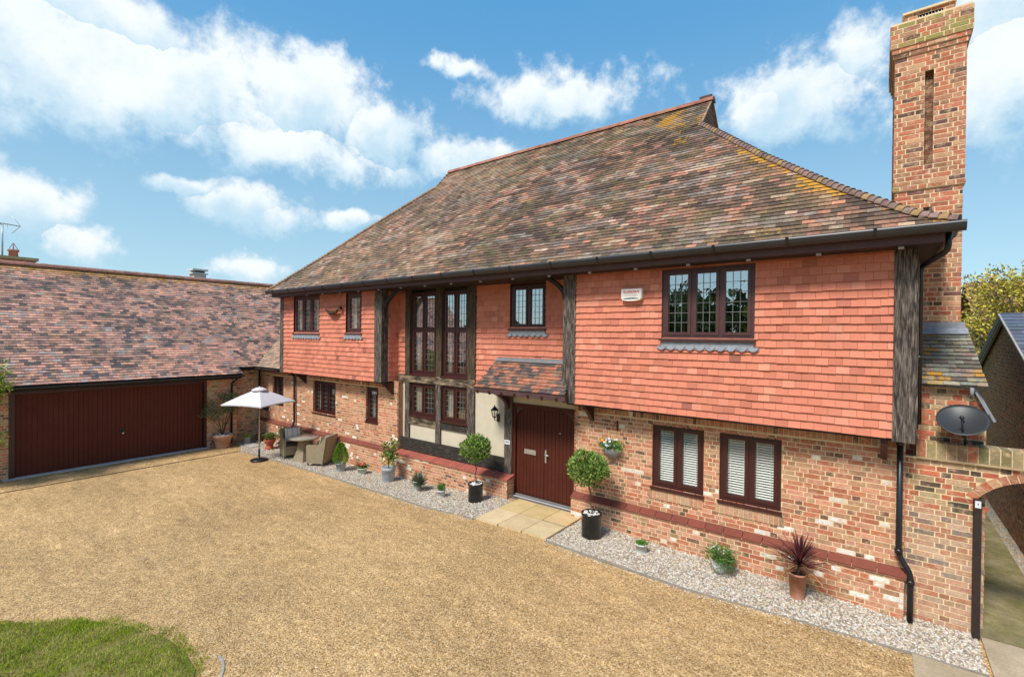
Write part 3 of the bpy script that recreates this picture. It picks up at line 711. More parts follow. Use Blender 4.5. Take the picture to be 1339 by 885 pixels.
def lead_apron(w, X0, X1, Z, Y, h=0.13):
    mb = MB(); mb.box(X0, X1, Y - 0.028, Y - 0.002, Z - h * 0.62, Z)
    n = int((X1 - X0 + 0.16) / 0.155)
    for i in range(n):
        xa = X0 - 0.08 + (X1 - X0 + 0.16) * i / n; xb = X0 - 0.08 + (X1 - X0 + 0.16) * (i + 1) / n; zc = Z - h * 0.6
        pts = [(xa, Y - 0.03, zc)] + [(xa + (xb - xa) * k / 8, Y - 0.034 - 0.012 * math.sin(math.pi * k / 8), zc - h * 0.5 * math.sin(math.pi * k / 8) ** 0.6 - 0.004) for k in range(9)] + [(xb, Y - 0.03, zc)]
        mb.poly(pts)
        mb.box(xa, xb, Y - 0.026, Y - 0.004, zc - h * 0.42, zc, mi=0)
    mb.build('lead_apron', m_lead, w)

# ---- ground-floor brickwork
def gwall(x0, x1, holes, parent=house, zb=0.45, zt=2.42, kind='main'):
    mb = MB(); hs = [(a - x0, b - x0, c - zb, d - zb) for a, b, c, d in holes]
    bricks(mb, (x0, YW, zb), (1, 0, 0), (0, -1, 0), x1 - x0, zt - zb, kind, hs, [(zt - zb - 0.225, zt - zb)])
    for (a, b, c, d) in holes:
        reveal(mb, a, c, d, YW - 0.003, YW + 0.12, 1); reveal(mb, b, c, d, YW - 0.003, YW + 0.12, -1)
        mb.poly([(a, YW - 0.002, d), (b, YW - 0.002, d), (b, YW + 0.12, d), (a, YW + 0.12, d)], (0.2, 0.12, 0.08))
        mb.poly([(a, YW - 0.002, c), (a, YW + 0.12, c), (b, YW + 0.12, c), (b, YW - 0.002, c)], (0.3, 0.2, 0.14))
        # rowlock sill
        n = int((b - a + 0.12) / 0.075)
        for i in range(n):
            xa = a - 0.06 + 0.075 * i; mb.box(xa + 0.004, xa + 0.07, YW - 0.018, YW + 0.01, c - 0.215, c - 0.05, mixc(brick_col('garage')(V((xa, YW, c)), False), (0.50, 0.30, 0.18), 0.5))
        mb.box(a - 0.058, a - 0.06 + 0.075 * n, YW - 0.012, YW + 0.01, c - 0.222, c - 0.045, mi=1)
    return mb.build('brick_wall', BR, parent)
gwall(-16.3, -10.72, [(-15.13, -13.8, 1.09, 2.17), (-12.2, -11.62, 1.13, 2.17)])
gwall(-5.03, 0.30, [(-3.36, -2.43, 0.95, 2.13), (-2.17, -1.23, 0.95, 2.13)])
# plinth with sloped coping tiles
def plinth(x0, x1, ydeep, tw, endl, endr, parent=house, name='plinth'):
    mb = MB(); bricks(mb, (x0, YP, -0.31), (1, 0, 0), (0, -1, 0), x1 - x0, 0.735)
    if endr: bricks(mb, (x1, YP, -0.31), (0, 1, 0), (1, 0, 0), ydeep - YP, 0.735)
    if endl: bricks(mb, (x0, ydeep, -0.31), (0, -1, 0), (-1, 0, 0), ydeep - YP, 0.735)
    mb.box(x0 + 0.003, x1 - 0.003, YP + 0.003, ydeep + 0.06, -0.31, 0.42, mi=1)
    o = mb.build(name, BR, parent)
    cp = MB(); n = max(1, int(round((x1 - x0) / tw))); L = (x1 - x0) / n
    for i in range(n):
        a = x0 + i * L + 0.004; b = x0 + (i + 1) * L - 0.004; c = jit((0.20, 0.056, 0.036) if tw > 0.2 else (0.36, 0.10, 0.07), 0.09)
        if endr and i == n - 1: b += 0.03
        vs = [(a, YP - 0.03, 0.425), (b, YP - 0.03, 0.425), (b, ydeep + 0.005, 0.425), (a, ydeep + 0.005, 0.425), (a, YP - 0.03, 0.447), (b, YP - 0.03, 0.447), (b, ydeep + 0.005, 0.525), (a, ydeep + 0.005, 0.525)]
        cp.mesh(vs, [(3, 2, 1, 0), (4, 5, 6, 7), (0, 1, 5, 4), (1, 2, 6, 5), (2, 3, 7, 6), (3, 0, 4, 7)], c)
    cp.box(x0, x1 + (0.025 if endr else 0), YP - 0.024, ydeep, 0.415, 0.440, (0.60, 0.42, 0.25))
    cp.build('coping', m_coping, o)
plinth(-16.3, -10.72, YW, 0.3, False, False)
plinth(-10.72, -6.72, YC, 0.15, False, True)
plinth(-5.03, 0.30, YW, 0.3, True, True)
mb = MB(); bricks(mb, (0.30, YW, -0.31), (0, 1, 0), (1, 0, 0), 6.1, 2.73); mb.box(0.0, 0.295, YW + 0.13, 14.8, -0.3, 2.4, mi=1); mb.build('side_wall', BR, house)
# structure behind: rooms
mb = MB()
for (x0, x1) in ((-16.3, -10.96), (-10.94, -5.06), (-5.04, 0.28)):
    for (z0, z1) in ((0.0, 2.4), (2.5, 4.93)):
        y0 = YJ + 0.2 if (z0 > 1 and not (x0 < -6 and x0 > -11)) else YW + 0.14
        if x0 == -10.94: y0 = YC + 0.13
        if x0 == -10.94 and z0 < 1: x1b = -6.9
        else: x1b = x1
        a, b, c, d = x0 + 0.02, x1b - 0.02, y0, 12.0
        mb.poly([(a, d, z0), (b, d, z0), (b, d, z1), (a, d, z1)]); mb.poly([(a, c, z0), (a, d, z0), (a, d, z1), (a, c, z1)]); mb.poly([(b, c, z0), (b, c, z1), (b, d, z1), (b, d, z0)])
        mb.poly([(a, c, z0), (b, c, z0), (b, d, z0), (a, d, z0)]); mb.poly([(a, c, z1), (a, d, z1), (b, d, z1), (b, c, z1)])
mb.build('room', m_room, house)
mb = MB(); mb.box(-16.45, 0.28, 14.9, 15.2, -0.3, 4.95); mb.box(-16.45, -16.32, YW, 14.9, -0.3, 4.95, mi=0); mb.box(0.0, 0.28, YW + 0.3, 14.9, 2.42, 4.95); mb.build('rear_wall', m_mortar, house)

# ---- tile-hung upper floors
def hung(parent, x0, x1, z0, z1, Y, holes=(), gauge=0.114):
    mb = MB(); hs = [(a - x0, b - x0, c - z0, d - z0) for a, b, c, d in holes]
    us = sorted(set([0, x1 - x0] + [h[i] for h in hs for i in (0, 1)])); vv = sorted(set([0, z1 - z0] + [min(h[i], z1 - z0) for h in hs for i in (2, 3)]))
    for i in range(len(us) - 1):
        for j in range(len(vv) - 1):
            um, vm = (us[i] + us[i + 1]) / 2, (vv[j] + vv[j + 1]) / 2
            if any(h[0] < um < h[1] and h[2] < vm < h[3] for h in hs): continue
            mb.poly([(x0 + us[i], Y + 0.002, z0 + vv[j]), (x0 + us[i + 1], Y + 0.002, z0 + vv[j]), (x0 + us[i + 1], Y + 0.002, z0 + vv[j + 1]), (x0 + us[i], Y + 0.002, z0 + vv[j + 1])], (0.12, 0.04, 0.03))
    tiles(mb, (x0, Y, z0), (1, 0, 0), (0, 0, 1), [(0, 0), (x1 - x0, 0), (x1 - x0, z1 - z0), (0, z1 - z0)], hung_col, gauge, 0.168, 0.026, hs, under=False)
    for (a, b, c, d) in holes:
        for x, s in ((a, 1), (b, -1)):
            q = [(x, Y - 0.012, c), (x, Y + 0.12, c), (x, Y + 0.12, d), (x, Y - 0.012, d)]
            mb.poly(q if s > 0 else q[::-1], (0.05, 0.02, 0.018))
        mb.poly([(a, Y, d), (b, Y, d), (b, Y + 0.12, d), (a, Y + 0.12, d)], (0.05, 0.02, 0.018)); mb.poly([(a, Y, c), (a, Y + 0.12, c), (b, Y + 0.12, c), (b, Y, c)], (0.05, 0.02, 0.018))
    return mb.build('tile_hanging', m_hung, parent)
hung(house, -16.33, -11.24, 2.40, 4.98, YJ, [(-15.66, -14.08, 3.72, 4.93), (-12.64, -11.86, 3.74, 4.93)], 0.136)
hung(house, -4.79, 0.14, 2.40, 4.98, YJ, [(-3.06, -1.57, 3.70, 4.93)], 0.12)
hung(house, -10.92, -10.57, 2.44, 4.98, YC, (), 0.136)
hung(house, -7.93, -5.08, 2.50, 4.98, YC, [(-6.88, -5.88, 3.88, 4.93)], 0.13)
mb = MB(); tiles(mb, (-10.92, YJ + 0.2, 2.42), (0, 1, 0), (0, 0, 1), [(0, 0), (0.37, 0), (0.37, 2.54), (0, 2.54)], hung_col, 0.136, 0.168, 0.021, under=True); mb.build('tile_hanging', m_hung, house)
mb = MB(); tiles(mb, (0.32, YJ + 0.1, 2.42), (0, 1, 0), (0, 0, 1), [(0, 0), (6.4, 0), (6.4, 2.54), (0, 2.54)], hung_col, 0.114, 0.168, 0.014, under=True); mb.build('tile_hanging', m_hung, house)
# jetty undersides
for a, b in ((-16.5, -10.95), (-5.0, 0.36)): mb = MB(); mb.box(a, b, YJ + 0.01, YW + 0.02, 2.365, 2.395); mb.build('jetty_soffit', m_oakh, house)
# ---- timbers
def post(x0, x1, y0, y1, z0, z1, m=m_oakv, name='timber_post', label=None):
    mb = MB(); n = 6; vs = []
    for i in range(n + 1):
        z = z0 + (z1 - z0) * i / n; j = [U(-0.004, 0.004) for _ in range(4)] if 0 < i < n else [0] * 4
        vs += [(x0 + j[0], y0 + j[1], z), (x1 + j[2], y0 + j[1], z), (x1 + j[2], y1, z), (x0 + j[0], y1, z)]
    fs = [(3, 2, 1, 0), tuple(4 * n + k for k in (0, 1, 2, 3))]
    for i in range(n):
        for k in range(4): fs.append((4 * i + k, 4 * i + (k + 1) % 4, 4 * i + 4 + (k + 1) % 4, 4 * i + 4 + k))
    mb.mesh(vs, fs); o = mb.build(name, m, house)
    if label: o['label'] = label
    return o
def beam(x0, x1, y0, y1, z0, z1, m=m_oakh, name='timber_beam'):
    mb = MB(); mb.box(x0, x1, y0, y1, z0, z1); return mb.build(name, m, house)
post(-16.55, -16.33, YJ - 0.03, YJ + 0.25, 2.38, 4.98)
post(-11.24, -10.92, YJ - 0.03, YJ + 0.2, 2.40, 4.98)
post(-5.08, -4.79, YJ - 0.03, YJ + 0.25, 2.40, 4.98)
post(0.14, 0.40, YJ - 0.03, YJ + 0.25, 2.36, 4.98, label='broad weathered grey-black corner post')
post(-10.57, -10.38, YC - 0.05, YC + 0.08, 2.63, 4.98, m_oakvb); post(-10.57, -10.38, YC - 0.045, YC + 0.08, 0.86, 2.42)
post(-9.33, -9.12, YC - 0.05, YC + 0.08, 2.63, 4.98, m_oakvb); post(-9.33, -9.14, YC - 0.045, YC + 0.08, 0.86, 2.42)
post(-8.20, -7.93, YC - 0.05, YC + 0.08, 2.63, 4.98, m_oakvb); post(-8.20, -7.95, YC - 0.045, YC + 0.08, 0.86, 2.42)
beam(-10.85, -7.93, YC - 0.055, YC + 0.06, 2.42, 2.63, m_oakhb)
beam(-10.72, -6.98, YC - 0.06, YC + 0.08, 0.53, 0.86)
beam(-10.38, -9.33, YC - 0.04, YC + 0.06, 1.27, 1.49, m_oakhb); beam(-9.14, -8.20, YC - 0.04, YC + 0.06, 1.27, 1.46)
post(-6.98, -6.76, YC - 0.065, YC + 0.08, 0.50, 2.60, m_oakv)
# plaster panels
for (x0, x1, z0, z1) in ((-10.74, -10.57, 0.86, 2.42), (-10.38, -9.33, 0.86, 1.27), (-9.14, -8.20, 0.86, 1.27), (-7.95, -6.98, 0.86, 2.55), (-6.98, -5.03, 2.18, 2.75)):
    mb = MB(); mb.box(x0, x1, YC, YC + 0.05, z0, z1); mb.build('render_panel', m_plaster, house)
for a, b in ((-5.035, -4.99), (-10.745, -10.70)): mb = MB(); mb.box(a, b, YW, YC + 0.08, 0.5, 2.42, (0.4, 0.2, 0.12)); mb.build('wall_return', BR, house)
# brackets under the jetties
for x in (-15.62, -10.98, -4.66, 0.02):
    mb = MB(); w = 0.08
    prof = [(YW, 2.38), (YJ + 0.06, 2.38), (YJ + 0.06, 2.30), (YJ + 0.16, 2.24), (YJ + 0.27, 2.14), (YW - 0.04, 2.04), (YW, 2.02)]
    L = [(x, y, z) for y, z in prof]; Rr = [(x + w, y, z) for y, z in prof]
    mb.poly(L); mb.poly(Rr[::-1])
    for i in range(len(prof)): j = (i + 1) % len(prof); mb.poly([L[j], L[i], Rr[i], Rr[j]])
    mb.build('jetty_bracket', m_frame, house)
# curved braces at the recess
def brace(x0, z0, x1, z1, y):
    mb = MB(); pts = []
    for i in range(9):
        t = i / 8; pts.append(V((x0 + (x1 - x0) * (t ** 1.5), y, z0 + (z1 - z0) * (t ** 0.75))))
    for a, b in zip(pts, pts[1:]): mb.bar(a, b + (b - a) * 0.08, 0.07, 0.11, up=V((0, 1, 0)))
    mb.build('curved_brace', m_oakh, house)
brace(-10.93, 4.30, -10.30, 4.96, YJ + 0.06); brace(-5.08, 4.50, -5.55, 4.96, YJ + 0.06)

# ---- windows
w = window(house, -15.66, -14.08, 3.74, 4.93, YJ + 0.035, 3, 3, 7, fm=m_frame2, glass=m_glass, curtain=[(-15.55, -15.3), (-14.5, -14.2)]); lead_apron(w, -15.66, -14.08, 3.70, YJ - 0.012)
w = window(house, -12.64, -11.86, 3.76, 4.93, YJ + 0.035, 1, 3, 7, fm=m_frame2, glass=m_glass, border=0.1, curtain=[(-12.55, -12.3)]); lead_apron(w, -12.64, -11.86, 3.72, YJ - 0.012)
w = window(house, -3.06, -1.57, 3.72, 4.93, YJ + 0.01, 3, 3, 6, fm=m_frame2, glass=m_glass_hi, border=0.06, sash=0.05, label='three-light casement with purple-brown frame reflecting dark trees and sky'); lead_apron(w, -3.05, -1.58, 3.665, YJ - 0.012)
w = window(house, -6.88, -5.88, 3.90, 4.90, YC + 0.02, 2, 3, 6, fm=m_frame, glass=m_glass_hi, border=0.06, curtain=[(-6.75, -6.5)]); lead_apron(w, -6.88, -5.88, 3.86, YC - 0.012)
window(house, -10.36, -9.35, 2.66, 4.88, YC + 0.02, 2, 3, 13, transom=3.87, curtain=[(-10.28, -10.08)], border=0.06, glass=m_glass_hi)
window(house, -9.12, -8.20, 2.66, 4.88, YC + 0.02, 2, 3, 13, transom=3.87, curtain=[(-9.05, -8.9)], border=0.06, glass=m_glass_hi)
window(house, -10.36, -9.35, 1.52, 2.40, YC + 0.02, 2, 3, 5, curtain=[(-10.28, -9.98)])
window(house, -9.12, -8.20, 1.50, 2.40, YC + 0.02, 2, 3, 5, curtain=[(-9.02, -8.8)])
window(house, -15.13, -13.8, 1.10, 2.17, YW + 0.055, 3, 3, 6, curtain=[(-15.0, -14.8)], border=0.065)
window(house, -12.2, -11.62, 1.14, 2.17, YW + 0.055, 1, 3, 6, curtain=[(-12.1, -11.95)], border=0.085)
window(house, -3.36, -2.43, 0.96, 2.13, YW + 0.04, 2, 1, 1, lead=False, blind=True, glass=m_glass_lo, border=0.06, sash=0.055, label='casement with white venetian blind, next to the hanging basket')
window(house, -2.17, -1.23, 0.96, 2.13, YW + 0.04, 2, 1, 1, lead=False, blind=True, glass=m_glass_lo, border=0.06, sash=0.055, label='casement with white venetian blind, nearer the corner')

# ---- front door
mb = MB(); yd = YC + 0.03
mb.box(-6.76, -6.68, yd - 0.05, yd + 0.08, 0.06, 2.18); mb.box(-5.13, -5.04, yd - 0.05, yd + 0.08, 0.06, 2.18); mb.box(-6.68, -5.13, yd - 0.05, yd + 0.08, 2.09, 2.18)
door = mb.build('front_door', m_door, house); door['label'] = 'wide boarded dark red double door'
for (a, b) in ((-6.675, -5.915), (-5.905, -5.135)):
    mb = MB(); n = 8; L = (b - a) / n
    for i in range(n): mb.box(a + i * L + 0.004, a + (i + 1) * L - 0.004, yd, yd + 0.05, 0.10, 2.085)
    mb.box(a, b, yd + 0.012, yd + 0.055, 0.10, 2.085); mb.build('door_leaf', m_door, door)
for s in (-1, 1):   # corner spandrels of the arched frame
    mb = MB(); xc = -5.905 + s * 0.77; pts = [(xc, 2.09)] + [(xc - s * (0.34 * (1 - math.cos(math.pi / 2 * t / 6))), 2.09 - 0.30 * (1 - math.sin(math.pi / 2 * t / 6))) for t in range(7)]
    Lp = [(x, yd - 0.03, z) for x, z in pts]
    mb.poly(Lp if s > 0 else Lp[::-1])
    for i in range(len(pts)): j = (i + 1) % len(pts); mb.poly([(pts[i][0], yd - 0.03, pts[i][1]), (pts[j][0], yd - 0.03, pts[j][1]), (pts[j][0], yd + 0.0, pts[j][1]), (pts[i][0], yd + 0.0, pts[i][1])])
    mb.build('spandrel', m_frame, door)
mb = MB(); mb.box(-6.45, -6.13, yd - 0.014, yd, 1.04, 1.15); mb.box(-6.40, -6.18, yd - 0.02, yd - 0.014, 1.065, 1.125); mb.build('letter_plate', m_steel, door)
mb = MB(); mb.box(-5.885, -5.845, yd - 0.012, yd, 0.92, 1.20); mb.tube([(-5.865, yd - 0.01, 1.10), (-5.865, yd - 0.06, 1.10), (-5.75, yd - 0.06, 1.10)], 0.011, 8); mb.tube([(-5.865, yd - 0.013, 0.99), (-5.865, yd - 0.02, 0.99)], 0.013, 8); mb.build('handle', m_steel, door)
mb = MB(); mb.tube([(-5.5, yd - 0.008, 1.62), (-5.5, yd + 0.002, 1.62)], 0.014, 10); mb.build('spyhole', m_steel, door)
mb = MB(); mb.box(-6.70, -5.06, YC - 0.14, YC + 0.1, 0.0, 0.055, (0.12, 0.11, 0.115)); mb.box(-6.66, -5.10, YC - 0.10, YC - 0.06, 0.055, 0.062, (0.5, 0.5, 0.5)); mb.box(-6.66, -5.10, YC - 0.03, YC + 0.0, 0.055, 0.10, (0.2, 0.18, 0.18)); mb.build('threshold', m_slate, door)

# ---- porch canopy
cy = thing  # (canopy is a part of the house)
mb = MB(); O = V((-7.35, 8.09, 2.57)); vv = V((0, 0.80, 0.64)); Ls = vv.length
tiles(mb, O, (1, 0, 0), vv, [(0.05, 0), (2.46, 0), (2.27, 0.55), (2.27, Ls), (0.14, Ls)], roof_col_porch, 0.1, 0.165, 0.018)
canopy = mb.build('porch_roof', m_tile, house)
mb = MB(); mb.box(-7.30, -4.90, 8.10, 8.135, 2.45, 2.575); mb.build('fascia', m_fascia, canopy)
mb = MB()
for i in range(7): x = -7.2 + i * 0.35; mb.bar((x, 8.09, 2.46), (x, 8.86, 2.98), 0.05, 0.08); 
mb.box(-7.26, -7.20, 8.13, 8.86, 2.48, 2.54); mb.box(-7.28, -4.98, 8.14, 8.86, 2.555, 2.57); mb.build('rafter', m_frame, canopy)
mb = MB(); mb.box(-7.22, -5.09, YC - 0.05, YC - 0.018, 3.15, 3.225); mb.obox((-7.22, YC - 0.03, 3.215), (2.13, 0, 0), (0, -0.10, -0.08), (0, -0.006, 0.006)); mb.build('lead_flashing', mat('dull_lead', (0.17, 0.17, 0.175), 0.7, mott=0.2), canopy)
mb = MB()
pts = []
for i in range(9):
    t = i / 8; pts.append(V((-6.87, YC - 0.05 - 0.50 * t ** 1.4, 2.05 + 0.42 * t ** 0.7)))
for a, b in zip(pts, pts[1:]): mb.bar(a, b + (b - a) * 0.06, 0.09, 0.11, up=V((0, 1, 0)))
mb.build('porch_bracket', m_frame, canopy)

# ---- main roof
YE, ZE, K = 7.86, 5.17, 1.05; SL = math.hypot(1, K)
def vy(y): return (y - YE) * SL
RL, RR, YR = -11.88, -3.25, 11.85
HIPL = [(-11.83, 11.2), (-13.58, 10.31), (-14.9, 8.86), (-16.52, 7.86)]
HIPL = [(-11.83, 11.2), (-13.50, 10.05), (-14.95, 8.92), (-16.52, 7.86)]
pf = [(x, vy(y)) for x, y in [(-16.52, YE), (0.74, YE), (0.36, 8.02), (-0.49, 8.61), (-1.69, 9.6), (-3.22, 11.02), (RR, YR), (RL, YR), (-11.83, 11.2), (-13.50, 10.05), (-14.95, 8.92)]]
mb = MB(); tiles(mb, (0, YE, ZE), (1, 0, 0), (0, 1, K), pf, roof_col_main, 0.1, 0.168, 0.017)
zz = lambda y: ZE + K * (y - YE)
for (pts, s) in ((HIPR, 1), (HIPL, -1)):
    q = [(x, y) for x, y in pts][::-1]      # eave upwards
    for (x0, y0), (x1, y1) in zip(q, q[1:]):
        z0, z1 = zz(y0), zz(y1); Vd = V((x1 - x0, 0, z1 - z0)); L = Vd.length; h0, h1 = YR - y0, YR - y1
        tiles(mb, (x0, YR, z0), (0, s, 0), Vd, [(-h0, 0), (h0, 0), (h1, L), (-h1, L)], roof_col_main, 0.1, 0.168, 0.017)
back = [(x, 2 * YR - y, zz(y)) for x, y in [(-16.52, YE), (-14.95, 8.92), (-13.50, 10.05), (-11.83, 11.2), (RL, YR), (RR, YR), (-3.22, 11.02), (-1.69, 9.6), (-0.49, 8.61), (0.74, YE)]]
mb.poly(back, (0.13, 0.09, 0.07))
roof = mb.build('roof', m_tile, house)
mb = MB()
def along(pts, t):
    L = [(V((b[0] - a[0], b[1] - a[1]))).length for a, b in zip(pts, pts[1:])]; T = sum(L); d = t * T
    for (a, b), l in zip(zip(pts, pts[1:]), L):
        if d <= l: k = d / l; x = a[0] + (b[0] - a[0]) * k; y = a[1] + (b[1] - a[1]) * k; return V((x, y, zz(y)))
        d -= l
    x, y = pts[-1]; return V((x, y, zz(y)))
for pts, n in ((HIPR, 56), (HIPL, 58)):
    q = pts[::-1]; mb = MB()
    for i in range(n):
        a = along(q, i / n); b = along(q, min(1, (i + 2.2) / n)); a = a + V((0, 0, -0.004)); b = b - V((0, 0, 0.035))
        c = jit((0.25, 0.16, 0.13), 0.2)
        if pts is HIPL: c = mixc(c, (0.36, 0.24, 0.09), 0.5 * R_())
        elif R_() < 0.22: c = mixc(c, (0.42, 0.26, 0.07), 0.6)
        half_round(mb, a, b, 0.078, c, taper=0.74)
    mb.build('hip_tiles', m_tile, roof)
mb = MB(); x = RL - 0.02
while x < RR + 0.02:
    half_round(mb, (x, YR, zz(YR) - 0.06 + U(-0.005, 0.005)), (min(x + 0.3, RR + 0.08), YR, zz(YR) - 0.06 + U(-0.004, 0.004)), 0.125, jit((0.36, 0.15, 0.10), 0.15), taper=0.96); x += 0.304
mb.box(RR - 0.25, RR + 0.03, YR - 0.03, YR + 0.03, zz(YR) + 0.05, zz(YR) + 0.12, (0.1, 0.06, 0.05))
mb.build('ridge_tiles', m_tile, roof)
for (x, s, yb) in ((RR + 0.0, 1, 11.02), (RL, -1, 11.2)):
    mb = MB(); zb = zz(yb); h = zz(YR) - zb; hw = YR - yb; n = int(h / 0.1)
    for i in range(n):
        f0 = 1 - i / n; w_ = hw * f0
        mb.box(x - 0.02 * s, x + 0.012 * s * (1), YR - w_ * 0.93, YR + w_ * 0.93, zb + h * i / n, zb + h * (i + 0.85) / n, jit((0.17, 0.10, 0.07), 0.3))
    for sg in (-1, 1):
        for i in range(9):
            t0, t1 = i / 9, (i + 1) / 9
            a = V((x + 0.03 * s, YR + sg * hw * (1 - t0), zb + h * t0)); b = V((x + 0.03 * s, YR + sg * hw * (1 - t1), zb + h * t1)); mb.bar(a, b, 0.05, 0.03, jit((0.30, 0.2, 0.13), 0.2))
    mb.build('gablet', m_tile, roof)
# eaves: fascia, soffit, gutter
mb = MB(); mb.box(-16.42, 0.62, 7.93, 7.955, 4.955, 5.165); mb.box(0.60, 0.622, 7.955, 15.7, 4.94, 5.165); mb.box(-16.44, -16.42, 7.955, 15.7, 4.94, 5.165); mb.build('fascia', m_fascia, house)
mb = MB(); mb.box(-16.42, 0.60, 7.955, 8.95, 4.955, 4.975); mb.box(0.3, 0.60, 8.95, 15.7, 4.955, 4.975); mb.build('soffit', m_board, house)
m_peg = mat('peg', (0.17, 0.13, 0.125), 0.7)
for i in range(19):
    mb = MB(); x = -16.0 + i * 0.9; mb.box(x - 0.03, x + 0.03, 7.935, 7.975, 4.905, 4.94); mb.build('soffit_peg', m_peg, house)
def gutter(parent, p0, p1, r=0.062, out=V((0, -1, 0)), joints=2.0, m=m_gutter, dp=1.0):
    p0, p1 = V(p0), V(p1); d = (p1 - p0).normalized(); mb = MB(); n = 10
    vs = []
    for p in (p0, p1):
        for rr in (r, r * 0.9):
            for k in range(n + 1): q = math.pi * k / n; vs.append(p + out * math.cos(q) * rr - V((0, 0, 1)) * math.sin(q) * rr * dp)
    m1 = n + 1; fs = []
    for k in range(n): fs += [(k, k + 1, 2 * m1 + k + 1, 2 * m1 + k), (m1 + k, 3 * m1 + k, 3 * m1 + k + 1, m1 + k + 1)]
    fs += [(0, 2 * m1, 3 * m1, m1), (n, m1 + n, 3 * m1 + n, 2 * m1 + n)]
    mb.mesh(vs, fs, sm=True)
    for p in (p0, p1): mb.poly([p + out * math.cos(math.pi * k / n) * r * 1.05 - V((0, 0, 1)) * math.sin(math.pi * k / n) * r * dp * 1.05 for k in range(n + 1)])
    g = mb.build('gutter', m, parent); L = (p1 - p0).length; t = joints * 0.5
    while t < L:
        br = MB(); p = p0 + d * t
        for (e0, e1) in ((-0.02, 0.02),):
            q0, q1 = p + d * e0, p + d * e1; vs = []
            for pp in (q0, q1):
                for k in range(n + 1): q = math.pi * k / n; vs.append(pp + out * math.cos(q) * r * 1.14 - V((0, 0, 1)) * (math.sin(q) * r * dp * 1.1 - 0.004))
            br.mesh(vs, [(k, k + 1, m1 + k + 1, m1 + k) for k in range(n)] , sm=True)
            br.poly(vs[:m1]); br.poly(vs[m1:])
        t += joints; br.build('gutter_bracket', m_black, g)
    return g
gutter(house, (-16.57, 7.85, 5.16), (0.80, 7.85, 5.175), 0.075, joints=1.0, dp=1.6)
gutter(house, (0.71, 7.90, 5.16), (0.71, 15.7, 5.14), 0.075, V((1, 0, 0)), joints=1.4)
def pipe(parent, pts, r=0.034, m=m_black, clips=()):
    mb = MB(); P = [V(p) for p in pts]; out = [P[0]]
    for a, b, c in zip(P, P[1:], P[2:]):
        d1 = (a - b).normalized(); d2 = (c - b).normalized(); k = min(0.07, (a - b).length / 2, (c - b).length / 2)
        s0, s1 = b + d1 * k, b + d2 * k; out += [s0, (s0 + b * 2 + s1) / 4, s1]
    out.append(P[-1]); mb.tube(out, r, 12)
    for z in clips:
        for a, b in zip(P, P[1:]):
            if min(a.z, b.z) < z < max(a.z, b.z): t = (z - a.z) / (b.z - a.z); p = a + (b - a) * t; mb.tube([p - V((0, 0, 0.03)), p + V((0, 0, 0.03))], r * 1.3, 12); break
    return mb.build('downpipe', m, parent)
pipe(house, [(0.66, 8.05, 5.08), (0.66, 8.05, 4.86), (0.42, 8.5, 4.72), (0.42, 8.5, 2.6)], clips=(3.5,))
pipe(house, [(0.24, 8.60, 2.40), (0.24, 8.64, 0.72), (0.37, 8.58, 0.52), (0.37, 8.58, -0.17)], 0.036, clips=(2.3, 0.78, 0.4))
pipe(house, [(-16.45, 8.42, 2.44), (-16.42, 8.52, 2.36), (-16.22, 8.65, 2.26), (-16.22, 8.65, 0.62), (-16.22, 8.52, 0.42), (-16.22, 8.52, -0.2)], 0.036, clips=(1.4,))

# ---- chimney
mb = MB(); CX0, CX1, CY0, CY1 = 0.14, 1.0, 10.1, 11.7; ZC = 3.0
def stack(mb, x0, x1, y0, y1, z0, z1, kind, holes=()):
    mb.box(x0 + 0.004, x1 - 0.004, y0 + (0.14 if holes else 0.004), y1, z0, z1, mi=1)
    bricks(mb, (x0, y0, z0), (1, 0, 0), (0, -1, 0), x1 - x0, z1 - z0, kind, holes); bricks(mb, (x0, y1, z0), (0, -1, 0), (-1, 0, 0), y1 - y0, z1 - z0, kind); bricks(mb, (x1, y0, z0), (0, 1, 0), (1, 0, 0), y1 - y0, z1 - z0, kind)
stack(mb, CX0 + 0.02, CX1 - 0.02, CY0 + 0.02, CY1 - 0.02, ZC, 6.16, 'chim')
stack(mb, CX0 - 0.008, CX1 + 0.008, CY0 - 0.008, CY1, 6.16, 6.235, 'cap')
hl = [(0.375, 0.485, 0.30, 1.80)]
stack(mb, CX0, CX1, CY0, CY1, 6.235, 8.335, 'chim', hl)
# recessed slot
sx0, sx1 = CX0 + 0.375, CX0 + 0.485
mb.poly([(sx0, CY0, 6.535), (sx0, CY0 + 0.1, 6.535), (sx0, CY0 + 0.1, 8.035), (sx0, CY0, 8.035)], (0.3, 0.16, 0.1)); mb.poly([(sx1, CY0 + 0.1, 6.535), (sx1, CY0, 6.535), (sx1, CY0, 8.035), (sx1, CY0 + 0.1, 8.035)], (0.3, 0.16, 0.1))
mb.poly([(sx0, CY0, 8.035), (sx0, CY0 + 0.1, 8.035), (sx1, CY0 + 0.1, 8.035), (sx1, CY0, 8.035)], (0.2, 0.1, 0.06)); mb.poly([(sx0, CY0, 6.535), (sx1, CY0, 6.535), (sx1, CY0 + 0.1, 6.535), (sx0, CY0 + 0.1, 6.535)], (0.2, 0.1, 0.06))
zq = 6.5
while zq < 8.08: mb.box(sx0 - 0.02, sx1 + 0.02, CY0 + 0.104, CY0 + 0.15, zq, zq + 0.068, jit((0.20, 0.085, 0.05), 0.3)); mb.box(sx0 - 0.02, sx1 + 0.02, CY0 + 0.108, CY0 + 0.15, zq + 0.068, zq + 0.075, (0.3, 0.2, 0.12)); zq += 0.075
